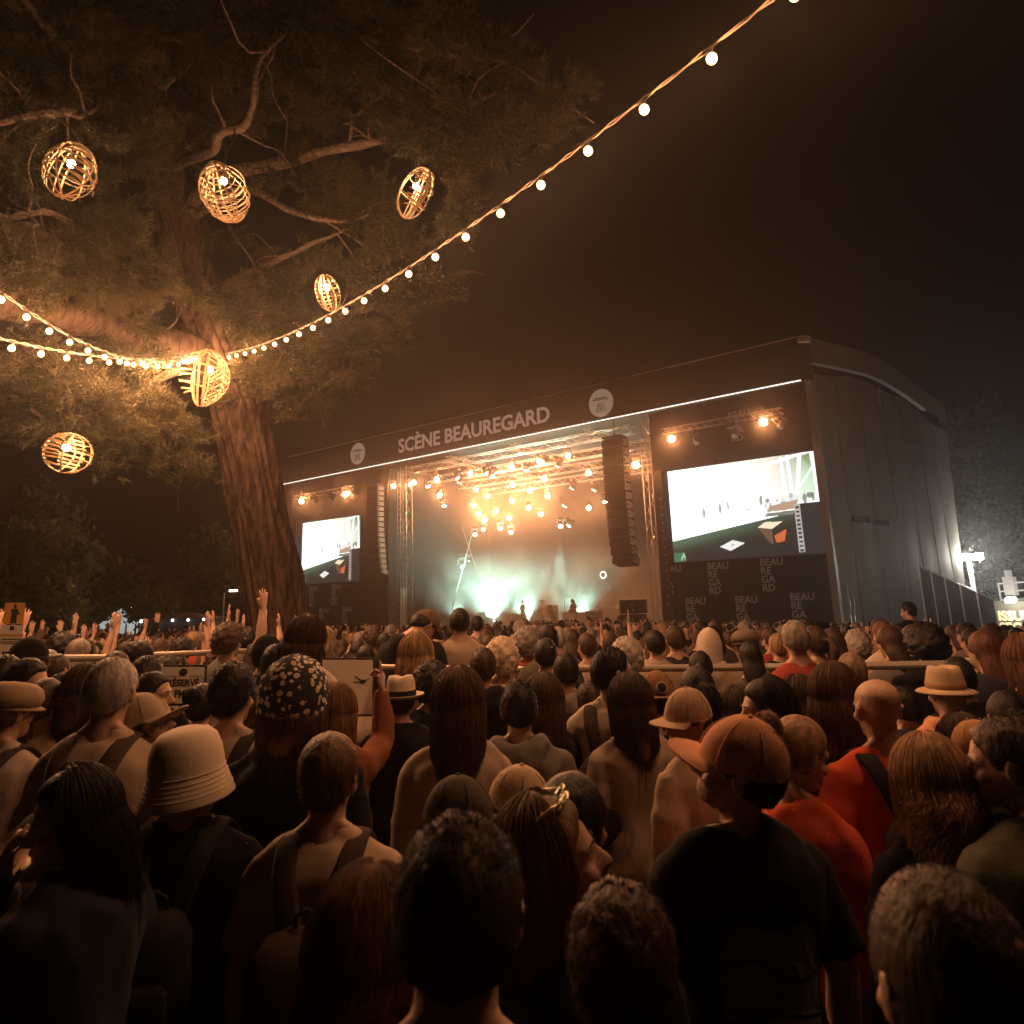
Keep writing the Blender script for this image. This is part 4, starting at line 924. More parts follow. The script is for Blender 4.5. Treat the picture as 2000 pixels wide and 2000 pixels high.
def hair_paths(style, n, rg):
    """strand polylines in head space, all of one length"""
    out = []
    def scalp(k=1):
        while True:
            d = rg.normal(0, 1, 3); d /= np.linalg.norm(d); p = d*HE; phi = abs(math.atan2(d[0], d[1]))
            if p[2] > hairline(phi)+.004: return d, HC+p*k, phi
    if style in ('short', 'tousled', 'buzz', 'curly', 'undercut'):
        L0 = {'short': .026, 'tousled': .042, 'buzz': .008, 'curly': .075, 'undercut': .03}[style]
        for _ in range(n):
            d, p, phi = scalp(1.05 if style == 'buzz' else 1.0); up = max(0, d[2]); L = L0*(.55+.6*rg.random())*(.55+.6*up if style in ('short', 'tousled', 'undercut') else 1)
            comb = np.array([rg.normal(0, .25), -.35 if d[2] < .5 else -.5*d[1]-.2, -.55*(1-up)])
            dr = norm(d*(.75 if style != 'short' else .35)+comb*.9+rg.normal(0, .3, 3)*(.8 if style != 'short' else .4)); pts = [p-d*.003]; c = p.copy()
            for k in range(4):
                c = c+dr*L/4; dr = norm(dr+np.array([0, 0, -.12])+rg.normal(0, .14 if style != 'curly' else .75, 3)); r_ = (c-HC)/HE; rr = np.linalg.norm(r_)
                if rr < 1.03: c = HC+r_/rr*1.03*HE
                pts.append(c)
            out.append(pts)
    else:                                        # long styles flow over the skull, then fall or gather
        zend = {'long': 1.37, 'bob': 1.47, 'ponytail': 1.34, 'bun': 1.5, 'wavy': 1.42, 'longer': 1.30}[style]
        for _ in range(n):
            a = rg.uniform(1.22, PI)*(1 if rg.random() < .5 else -1) if style not in ('ponytail', 'bun') else rg.uniform(.0, PI)*(1 if rg.random() < .5 else -1)
            lift = .008+.022*rg.random()*(1.3 if style == 'wavy' else 1); pts = []
            if style in ('ponytail', 'bun'):
                tie = HC+np.array([0, -.115, .045 if style == 'bun' else .02]); d, p, phi = scalp()
                for k in range(5):
                    q = p*(1-k/5)+tie*(k/5); r_ = (q-HC)/HE; rr = np.linalg.norm(r_); q = HC+r_/max(rr, 1e-3)*max(rr, 1.045+.03*rg.random())*HE if k < 4 else q
                    pts.append(q)
                if style == 'ponytail':
                    o = rg.normal(0, .016, 3); e = tie+np.array([0, -.055, -.04])+o*1.5; z2 = zend+rg.normal(0, .03)
                    pts += [tie+o*.5+np.array([0, -.02, 0]), e]+[np.array([e[0]*(1-.1*k)+.01*math.sin(k+a), e[1]+.012*k+.004*rg.normal(), e[2]+(z2-e[2])*k/5]) for k in range(1, 6)]
                else:
                    q = rg.normal(0, 1, 3); q /= np.linalg.norm(q); w_ = norm(np.cross(q, (0, 1, .3))); cB = tie+np.array([0, -.03, .01])
                    pts += [cB+.042*(q*math.cos(k*.9)+w_*math.sin(k*.9))*(1+.1*rg.normal()) for k in range(7)]
            else:
                th0 = rg.uniform(.05, 1.25); ths = np.linspace(th0, 1.62, 6)
                for th in ths:
                    d = np.array([math.sin(th)*math.sin(a), math.sin(th)*math.cos(a), math.cos(th)]); pts.append(HC+d*HE+d*(lift+.008))
                e = pts[-1]; z2 = zend+rg.normal(0, .055); wv = .02 if style == 'wavy' else .003; ph_ = rg.random()*6
                back = np.array([e[0]*.92, min(e[1], .035)*.8-.03, 0])
                for k in range(1, 8):
                    t_ = k/7; x_ = e[0]+(back[0]-e[0])*t_+wv*min(1, t_*2)*math.sin(ph_+k*1.7); y_ = e[1]+(back[1]-e[1])*t_-.03*math.sin(t_*PI)*(1 if a*a > 2.5 else .3)+wv*min(1, t_*2)*math.cos(ph_+k*1.9)
                    pts.append(np.array([x_, y_, e[2]+(z2-e[2])*t_]))
                # keep loose ends outside the shoulders
            out.append(pts)
    return np.array(out)
HAIRM, STR = {}, {}
def hair_base(style):
    if style in HAIRM: return HAIRM[style]
    th = {'short': .011, 'tousled': .022, 'buzz': .0085, 'curly': .05, 'undercut': .016, 'long': .018, 'longer': .018, 'bob': .022, 'wavy': .026, 'ponytail': .011, 'bun': .012}[style]
    fn = None
    if style == 'undercut': fn = lambda d, phi: .004+.028*max(0, d[2])**.7
    if style == 'tousled': fn = lambda d, phi: .010+.022*max(0, d[2]+.2)
    m = shell(th, {'curly': .03, 'tousled': .016, 'wavy': .014, 'short': .006}.get(style, .003), 40 if style in ('curly', 'tousled') else 22, fn=fn, seed=len(HAIRM))
    if style in ('long', 'longer', 'wavy', 'bob'):
        ze = {'long': 1.39, 'longer': 1.32, 'wavy': 1.44, 'bob': 1.475}[style]; w = .079 if style != 'wavy' else .1
        zt = HC[2]+.02; rings = []
        for k in range(9):
            t_ = k/8; z = zt+(ze-zt)*t_; yb = -.105-.022*math.sin(t_*PI*.8)-.03*t_
            rings.append((0, (yb+.0)/2+.005-.03*t_, z, w*(1+.10*math.sin(t_*3))*(1-.5*max(0, t_-.55)/.45), abs(yb)/2+.006-.018*t_, abs(yb)/2+.002))
        m.loft(rings, 22, 2.2); me = bake(m, .011, 3, 2600, 'hair'); wrinkle(me, .008, 4, 1.6)
    elif style == 'ponytail':
        tie = HC+np.array([0, -.115, .02]); m.tube([tie+(0, .02, 0), tie+(0, -.03, 0), tie+(0, -.055, -.06), tie+(0, -.04, -.16), tie+(0, -.01, -.30)], [.025, .026, .034, .03, .008], 10, round_caps=True); me = bake(m, .009, 2, 2400, 'hair'); wrinkle(me, .004, 2, 2)
    elif style == 'bun':
        tie = HC+np.array([0, -.135, .055]); m.ball(tie, (.048, .04, .046), 12, 8); me = bake(m, .009, 2, 2200, 'hair'); wrinkle(me, .006, 9)
    else: me = m.mesh('hair'); me.shade_smooth()
    HAIRM[style] = me; return me
def strands(style, n, rad, colm):
    k = (style, n, colm.name)
    if k not in STR:
        P_ = hair_paths(style, n, np.random.default_rng(abs(hash(style)) % 999 if False else sum(map(ord, style)))); N, Lp = P_.shape[:2]
        c = bpy.data.hair_curves.new('strands'); c.add_curves([Lp]*N)
        c.attributes['position'].data.foreach_set('vector', P_.astype(np.float32).ravel())
        ra = c.attributes.get('radius') or c.attributes.new('radius', 'FLOAT', 'POINT')
        ra.data.foreach_set('value', np.tile(np.linspace(rad, rad*.35, Lp), N).astype(np.float32))
        c.materials.append(colm); STR[k] = c
    return STR[k]
# --- hats (head space)
def cap_parts(crown_h=.0):
    m = shell(.014, .0015, 12, full=True, nu=40, nv=24); v = np.concatenate(m.v)
    zc = HC[2]+.012; me_v = v.copy(); low = me_v[:, 2] < zc
    rel = (me_v-HC)[:, :2]; k = np.linalg.norm(rel/(HE[:2]+.014), axis=1)
    for i in np.where(low)[0]:
        r_ = rel[i]/max(1e-6, np.linalg.norm(rel[i]/(HE[:2]+.014))); me_v[i, :2] = HC[:2]+r_*(1 if me_v[i, 2] > HC[2]-.05 else .9); me_v[i, 2] = zc-.006
    me_v[:, 2] += np.where(me_v[:, 2] > zc, (me_v[:, 2]-zc)*.10, 0)
    m.v = [me_v]; return m
HATS = {}
def hat_mesh(kind):
    if kind in HATS: return HATS[kind]
    R = []
    if kind in ('cap', 'cap_back'):
        R.append(('crown', cap_parts()))
        b = MB(); s = 1
        def bf(a, t, dz=0.0):
            x = (a-.5)*2; ang = x*1.15; r0x, r0y = HE[0]+.012, HE[1]+.012
            bx_, by_ = math.sin(ang)*r0x, math.cos(ang)*r0y; ext = .078*math.cos(x*1.25)**.6
            return np.array([bx_*(1+.10*t), HC[1]+by_+ext*t, HC[2]+.014-.020*x*x*t-.006*t+.006*t*t+dz])
        b.grid(lambda a, t: bf(a, t), 14, 5); b.grid(lambda a, t: bf(a, t, -.005), 14, 5); b.tube([bf(a, 1, -.0025) for a in np.linspace(0, 1, 15)], .004, 5)
        R.append(('visor', b))
        b = MB(); b.ball(HC+np.array([0, 0, HE[2]+.026]), (.008, .008, .005), 8, 5); R.append(('button', b))
        b = MB()
        for k in range(3):
            a = k*PI/3; b.tube([HC+np.array([math.sin(a)*(HE[0]+.0165)*math.sin(t), math.cos(a)*(HE[1]+.0165)*math.sin(t), .012+(HE[2]+.008)*math.cos(t)*1.02]) for t in np.linspace(-1.45, 1.45, 15)], .0016, 4)
        R.append(('seam', b))
    elif kind == 'bucket':
        b = MB(); b.lathe([(.01, .142), (.05, .139), (.082, .128), (.103, .107), (.115, .072), (.121, .03), (.123, .0), (.125, -.004), (.136, -.036), (.152, -.078), (.151, -.082), (.132, -.038), (.112, -.006)], 44, HC, None, .92, 1.08); R.append(('crown', b))
        b = MB()
        for r_, z in ((.1285, -.012), (.1325, -.026), (.137, -.04), (.1425, -.053), (.1235, .006)): b.tube([HC+np.array([r_*.92*math.cos(a), r_*1.08*math.sin(a), z]) for a in np.linspace(0, 2*PI, 45)], .0022, 4)
        R.append(('stitching', b))
    elif kind in ('fedora', 'straw'):
        b = MB(); hgt = .155; b.lathe([(.02, hgt-.02), (.055, hgt-.008), (.082, hgt-.012), (.094, hgt-.04), (.100, .07), (.104, .03), (.106, .022)], 36, HC, None, .9, 1.08)
        v = b.v[0]; top = v[:, 2] > HC[2]+.09; v[top, 2] -= .014*np.exp(-((v[top, 0])/.03)**2); v[top, 0] *= 1-.14*np.clip((v[top, 1]-HC[1])/.1, 0, 1); R.append(('crown', b))
        b = MB(); b.lathe([(.100, .026), (.106, .022), (.125, .018), (.146, .024 if kind == 'fedora' else .014), (.158, .034 if kind == 'fedora' else .006), (.157, .029 if kind == 'fedora' else .0), (.145, .018 if kind == 'fedora' else .009), (.122, .013), (.1, .018)], 44, HC, None, .92, 1.08); R.append(('brim', b))
        b = MB(); b.lathe([(.1045, .024), (.1065, .026), (.1045, .056), (.102, .058)], 36, HC, None, .905, 1.085); R.append(('band', b))
    elif kind == 'flatcap':
        b = MB(); b.lathe([(.02, .128), (.07, .124), (.106, .1), (.122, .06), (.112, .03), (.1, .02)], 36, HC+np.array([0, .008, 0]), rx(-.16), .92, 1.08); R.append(('crown', b))
        b = MB(); b.lathe([(.09, .03), (.125, .016), (.132, .008), (.12, .008), (.09, .02)], 36, HC+np.array([0, .03, -.004]), rx(-.14), .82, 1.0); R.append(('visor', b))
    elif kind == 'headscarf':
        m = shell(.028, .010, 30, zmin_add=-.012, fn=lambda d, phi: .036+.022*max(0, -d[1])+.014*max(0, d[2])); R.append(('scarf', m))
    elif kind == 'hood':
        b = MB(); b.loft([(0, -.02, 1.43, .13, .09, .12), (0, -.02, 1.5, .105, .09, .115), (0, -.015, 1.58, .108, .10, .125), (0, -.015, 1.66, .108, .095, .125), (0, -.015, 1.73, .085, .07, .105), (0, -.02, 1.775, .045, .03, .07), (0, -.025, 1.79, .01, .01, .02)], 28); R.append(('hood', b))
    HATS[kind] = [(n, m.mesh(n)) for n, m in R]
    for n, me in HATS[kind]: me.shade_smooth()
    return HATS[kind]
SKINS = {'fair': mat('skin', (.50, .31, .22), .5, bump=.15, bscale=90, var=.08, vscale=14, spec=.4), 'tan': mat('skin_tan', (.38, .21, .13), .5, bump=.15, bscale=90, var=.08, vscale=14), 'dark': mat('skin_dark', (.14, .075, .045), .45, bump=.15, bscale=90)}
for s_ in SKINS.values(): s_.node_tree.nodes['Principled BSDF'].inputs['Subsurface Weight'].default_value = 0.0
EYEM = mat('eye', (.55, .5, .45), .15); IRIS = mat('iris', (.02, .015, .01), .1); BROW = mat('eyebrow', (.05, .03, .02), .8)
em_ = MB(); em_.ball((0, 0, 0), .0115, 10, 8); EYE = em_.mesh('eye'); EYE.materials.append(EYEM); EYE.shade_smooth()
em_ = MB(); em_.ball((0, .0086, 0), (.0052, .004, .0052), 8, 6); IRISD = em_.mesh('iris'); IRISD.materials.append(IRIS)
BROWS = []
for s in (-1, 1):
    em_ = MB(); em_.tube([(s*.014, .1005, ZC+.141), (s*.032, .098, ZC+.147), (s*.052, .081, ZC+.139)], [.003, .004, .002], 6, flat=.5)
    BROWS.append(em_.mesh('eyebrow')); BROWS[-1].materials.append(BROW)
def recol(o, m):
    if len(o.data.materials) == 0: o.data.materials.append(m)
    o.material_slots[0].link = 'OBJECT'; o.material_slots[0].material = m
def head_rot(hy, hp, hr): return rz(math.radians(hy))@rx(math.radians(hp))@ry(math.radians(hr))
def m4(R, t=(0, 0, 0)):
    M_ = Matrix.Identity(4)
    for i in range(3):
        for j in range(3): M_[i][j] = R[i][j]
        M_[i][3] = t[i]
    return M_
def person(loc, yaw, stature, fem=False, pl='down', pr='down', skin='fair', hair='short', haircol=(.03, .02, .012), top='tee', topcol=(.5, .4, .3), legs=(.03, .035, .05), head=(0, 0, 0), hat=None, hatcol=(.3, .25, .2), hatcol2=None, hatrot=0, lod=0, nstr=0, srad=.0011, label='', group=None, lean=(0, 0), face=False, wide=1.0, hatmat=None, name='person', topmat=None):
    me = body_mesh(fem, pl, pr, lod); R = head_rot(*head); HM = m4(R, PIV-R@PIV)
    if head != (0, 0, 0):
        me = me.copy(); v = getv(me); rad = np.hypot(v[:, 0], v[:, 1]+.0)
        w = np.clip((v[:, 2]-1.455)/.10, 0, 1); w = w*w*(3-2*w); w = np.where(rad < .15, w, 0); w = w*np.where(v[:, 2] < 1.53, np.clip((.098-rad)/.03, 0, 1), 1.0)
        hi = (v[:, 2] > 1.60) & (np.abs(v[:, 0]) > .10); w = np.where(hi, 0, w)
        setv(me, v+w[:, None]*((v-PIV)@R.T+PIV-v))
    o = bpy.data.objects.new(name, me); COL.objects.link(o); recol(o, SKINS[skin])
    s = stature/1.75
    o.location = tuple(loc); o.rotation_mode = 'XYZ'; o.rotation_euler = (math.radians(lean[0]), math.radians(lean[1]), yaw); o.scale = (s*wide, s*wide, s)
    tag(o, label, 'person', group)
    def kid(nm, data, m_, hm=False, par=None):
        c = bpy.data.objects.new(nm, data); COL.objects.link(c); c.parent = par or o
        if m_ is not None: recol(c, m_)
        if hm: c.matrix_local = HM
        return c
    kid({'tee': 'shirt', 'long': 'sweater', 'jacket': 'jacket', 'hoodie': 'hoodie'}[top], shirt_mesh(fem, pl, pr, top, lod), topmat or cloth(topcol))
    if lod == 0: kid('trousers', legs_mesh(fem), cloth(legs))
    if hair:
        hm_ = hairmat(haircol); hb = kid('hair', hair_base(hair), hm_, True)
        if nstr: kid('strands', strands(hair, nstr, srad, hm_), None, par=hb)
    if hat:
        Rh = rz(math.radians(hatrot)); HT = HM@m4(Rh, HC-Rh@HC)
        first = None
        for i, (nm, hmesh) in enumerate(hat_mesh(hat)):
            c = kid(nm if first else {'cap': 'cap', 'cap_back': 'cap', 'bucket': 'bucket_hat', 'fedora': 'hat', 'straw': 'hat', 'flatcap': 'flat_cap', 'headscarf': 'headscarf', 'hood': 'hood'}[hat], hmesh, (hatmat if hatmat else cloth(hatcol)) if nm not in ('band',) else cloth(hatcol2 or (.02, .018, .016)), par=first)
            if first is None: c.matrix_local = HT; first = c
    if face:
        for k, sd in enumerate((-1, 1)):
            c = kid('eye', EYE, None); c.matrix_local = HM@Matrix.Translation((sd*.031, .074, ZC+.117)); kid('iris', IRISD, None, par=c)
            kid('eyebrow', BROWS[k], None, True)
    return o
# ------------------------------------------------------------------ barriers, platform and boards among the crowd
STEEL = mat('rail_steel', (.42, .36, .30), .4, .6)
def rail(label, pts, h=1.42, mid=True, r=.028):
    pts = [np.asarray(p, float) for p in pts]
    t = thing('guard_rail', label, 'guard rail', (pts[0][0], pts[0][1], gz(*pts[0][:2])), 'tubular guard rails in the crowd')
    m = MB(); m.tube(pts, r, 10); m.build('top_rail', STEEL, t)
    m = MB(); m.tube([p-Z1*.55 for p in pts], r*.8, 8); m.build('lower_rail', STEEL, t)
    for i in range(len(pts)-1):
        L = np.linalg.norm(pts[i+1]-pts[i]); n = max(1, int(L/1.9))
        for k in range(n+(i == len(pts)-2)):
            p = pts[i]+(pts[i+1]-pts[i])*k/n; m = MB(); m.bar((p[0], p[1], gz(p[0], p[1])-.02), p, .024, 8); m.build('post', STEEL, t)
rail('long tubular guard rail crossing the crowd behind the hat wearers', [at(2080, 1295, 5.75), at(1500, 1303, 6.3), at(1000, 1308, 6.55), at(745, 1304, 6.6)])
rail('short guard rail beside the wheelchair area sign', [at(280, 1280, 8.2), at(545, 1269, 9.0)])
rail('guard rail by the orange pictogram board', [at(-30, 1287, 6.6), at(290, 1284, 7.2)])
PAPER = mat('white_board', (.62, .58, .52), .7, var=.06, vscale=8); INK = mat('black_ink', (.02, .018, .016), .7); ORB = mat('orange_board', (.55, .26, .08), .7)
def board(label, x0, y0, x1, y1, d, matl, name='notice_board', frame=True):
    a, b, c_ = at(x0, y0, d), at(x1, y0, d), at(x0, y1, d)
    xv = norm(b-a); w = np.linalg.norm(b-a); h = a[2]-c_[2]; nv = norm(np.cross(Z1, xv)); R = np.stack([xv, nv, Z1], 1)
    ce = (a+b)/2-Z1*h/2; t = thing(name, label, 'sign', (ce[0], ce[1], gz(ce[0], ce[1])))
    m = MB(); m.box(ce, (w, .012, h), R); m.build('panel', matl, t)
    if frame:
        m = MB(); m.box(ce+nv*.012, (w+.03, .01, h+.03), R); m.build('frame', PLASTIC, t)
    m = MB(); p = ce+nv*.03; m.bar((p[0], p[1], gz(p[0], p[1])), p+Z1*h*.4, .015, 6); m.build('post', STEEL, t)
    return t, ce, w, h, R, -nv
t, ce, w, h, R, nv = board('white framed notice board reading RÉSERVÉ PMR on the guard rail', 317, 1303, 400, 1374, 5.6, PAPER)
F = nv*.0075
text_obj('RÉSERVÉ', .058, INK, ce+F+R@np.array([-w*.36, 0, -.005]), t, .001, .002, R=R, width=w*.74)
text_obj('PMR', .066, INK, ce+F+R@np.array([-w*.18, 0, -.075]), t, .001, .002, R=R, width=w*.36)
m = MB(); m.lathe([(.024, 0), (.024, .002)], 20, ce+F+R@np.array([0, 0, h*.36]), np.stack([R[:, 0], Z1, nv], 1)); m.build('round_mark', INK, t)
for k, (a, b) in enumerate((((-.44, .25), (-.15, .25)), ((.15, .25), (.44, .25)), ((-.46, .23), (-.46, -.46)), ((.46, .23), (.46, -.46)))):
    m = MB(); m.bar(ce+F+R@np.array([a[0]*w, 0, a[1]*h]), ce+F+R@np.array([b[0]*w, 0, b[1]*h]), .0018, 4); m.build('printed_line', INK, t)
t, ce, w, h, R, nv = board('plain pale poster with a small black bird-like mark behind a raised arm', 630, 1289, 728, 1396, 5.5, PAPER, 'poster_board')
F = nv*.0075; c0 = ce+F+R@np.array([.3*w, 0, .1*h])
m = MB(); m.lathe([(.022, 0), (.022, .002)], 14, c0, np.stack([R[:, 0], Z1, nv], 1), 1, .6)
m.bar(c0, c0+R@np.array([-.05, 0, .035]), .004, 4); m.bar(c0, c0+R@np.array([.045, 0, .02]), .003, 4); m.bar(c0, c0+R@np.array([-.06, 0, -.004]), .003, 4); m.build('printed_mark', INK, t)
t, ce, w, h, R, nv = board('orange board with a dark standing figure pictogram', 10, 1177, 50, 1219, 7.6, ORB, frame=False)
F = nv*.0075; m = MB(); m.ball(ce+F+R@np.array([0, 0, .055]), (.016, .003, .018), 10, 6)
m.tube([ce+F+R@np.array(q) for q in ((0, 0, .035), (.003, 0, -.01), (-.012, 0, -.08))], [.022, .02, .01], 6, flat=.15, side=R[:, 0]); m.tube([ce+F+R@np.array(q) for q in ((.006, 0, 0), (.014, 0, -.08))], [.014, .009], 6, flat=.15, side=R[:, 0]); m.tube([ce+F+R@np.array(q) for q in ((.012, 0, .03), (.035, 0, -.01))], [.008, .006], 6, flat=.15, side=R[:, 0])
m.build('pictogram', INK, t)
t, ce, w, h, R, nv = board('white information board with lines of print under the orange board', 2, 1221, 46, 1276, 7.5, PAPER, frame=False)
F = nv*.0075
for k, (ww, hh, zz, cc) in enumerate(((.03, .03, .085, INK), (.16, .018, .03, ORB), (.13, .008, .0, INK), (.15, .006, -.02, INK), (.12, .006, -.034, INK), (.1, .012, -.1, INK))):
    m = MB(); m.box(ce+F+Z1*zz, (ww, .002, hh), R); m.build('printed_line', cc, t)
pl = [at(640, 1320, 6.9), at(935, 1320, 7.0)]
t = thing('viewing_platform', 'low dark viewing platform behind the guard rail', 'platform', (pl[0][0], pl[0][1]+.5, gz(0, 7)))
m = MB(); m.box(((pl[0][0]+pl[1][0])/2, 7.3, .12), (2.6, 1.5, .06)); m.build('deck', WOODDECK, t)
for sx in (-1, 1):
    for sy in (-.6, .6): m = MB(); m.bar(((pl[0][0]+pl[1][0])/2+sx*1.2, 7.3+sy, -.1), ((pl[0][0]+pl[1][0])/2+sx*1.2, 7.3+sy, .1), .04, 6); m.build('leg', STEEL, t)

# ------------------------------------------------------------------ backpacks and small things carried
def backpack(o, label, col, kind='big'):
    t = bpy.data.objects.new('backpack', None); COL.objects.link(t); t.location = o.location; t.rotation_euler = o.rotation_euler; t.scale = o.scale; t.empty_display_size = .1
    tag(t, label, 'backpack'); mt_ = cloth(col)
    key = 'bp'+kind
    if key not in HATS:
        L = []
        m = MB(); k = .8 if kind == 'small' else 1.0
        m.loft([(0, -.225, 1.28-.36*k, .10*k, .04, .06), (0, -.232, 1.28-.34*k, .135*k, .06, .085), (0, -.235, 1.28-.2*k, .15*k, .07, .10), (0, -.228, 1.24, .14*k, .06, .085), (0, -.215, 1.285, .105*k, .045, .06), (0, -.208, 1.30, .06, .025, .03)], 26, 3.2); L.append(('main_bag', m.mesh('main_bag')))
        m = MB(); m.loft([(0, -.32, 1.28-.33*k, .08, .02, .02), (0, -.328, 1.28-.30*k, .10, .03, .03), (0, -.328, 1.28-.19*k, .10, .03, .028), (0, -.318, 1.28-.16*k, .08, .02, .015)], 20, 3); L.append(('front_pocket', m.mesh('front_pocket')))
        for s in (-1, 1):
            m = MB(); m.tube(smooth_path([(s*.05, -.19, 1.27), (s*.068, -.17, 1.345), (s*.088, -.135, 1.42), (s*.098, -.06, 1.478), (s*.10, .03, 1.482), (s*.105, .115, 1.40), (s*.11, .15, 1.25), (s*.15, .08, 1.08), (s*.12, -.17, 1.0)], 26), .034, 8, flat=.28, side=(s*1.0, 0, 0)); L.append(('strap', m.mesh('strap')))
        m = MB(); m.tube([(-.035, -.20, 1.29), (-.03, -.21, 1.335), (0, -.213, 1.35), (.03, -.21, 1.335), (.035, -.20, 1.29)], .007, 6); L.append(('handle', m.mesh('handle')))
        for n_, me_ in L: me_.shade_smooth()
        HATS[key] = L
    for n_, me_ in HATS[key]:
        c = bpy.data.objects.new(n_, me_); COL.objects.link(c); c.parent = t; recol(c, mt_)
    return t
def sling(o, label, col):
    t = bpy.data.objects.new('shoulder_bag', None); COL.objects.link(t); t.location = o.location; t.rotation_euler = o.rotation_euler; t.scale = o.scale
    tag(t, label, 'bag')
    if 'sl' not in HATS:
        m = MB(); m.tube(smooth_path([(-.1, .02, 1.48), (-.085, -.09, 1.45), (-.02, -.155, 1.33), (.08, -.165, 1.18), (.19, -.08, 1.0), (.21, .02, .95)], 20), .016, 6, flat=.3, side=(1, 0, 0)); a = m.mesh('strap')
        m = MB(); m.loft([(.24, .03, .78, .03, .08, .08), (.245, .03, .82, .045, .1, .1), (.24, .03, .96, .04, .1, .1)], 14, 3); HATS['sl'] = [('strap', a), ('pouch', m.mesh('pouch'))]
    for n_, me_ in HATS['sl']: c = bpy.data.objects.new(n_, me_); COL.objects.link(c); c.parent = t; recol(c, cloth(col))

BLK = (.010, .009, .009); TAN = (.52, .36, .23); CREAM = (.62, .48, .33); BRN = (.13, .08, .05); RED = (.62, .085, .03); GRY = (.16, .14, .12); OLV = (.09, .085, .055); NAVY = (.025, .03, .045)
DKH = (.010, .007, .005); BRH = (.05, .027, .015); AUB = (.10, .048, .026); BLD = (.38, .23, .10); GRH = (.34, .30, .26)
daisy = bpy.data.materials.new('daisy_print'); daisy.use_nodes = True; nt = daisy.node_tree; b = nt.nodes['Principled BSDF']; b.inputs['Roughness'].default_value = .9
tc = nt.nodes.new('ShaderNodeTexCoord'); vo = nt.nodes.new('ShaderNodeTexVoronoi'); vo.inputs['Scale'].default_value = 42; nt.links.new(tc.outputs['Object'], vo.inputs['Vector'])
rp = nt.nodes.new('ShaderNodeValToRGB'); e = rp.color_ramp.elements; e[0].position = .14; e[0].color = (.35, .2, .03, 1); e[1].position = .17; e[1].color = (.7, .6, .48, 1)
for p_, c_ in ((.36, (.7, .6, .48, 1)), (.42, (.015, .013, .012, 1))): n_ = e.new(p_); n_.color = c_
nt.links.new(vo.outputs['Distance'], rp.inputs[0]); nt.links.new(rp.outputs[0], b.inputs['Base Color'])
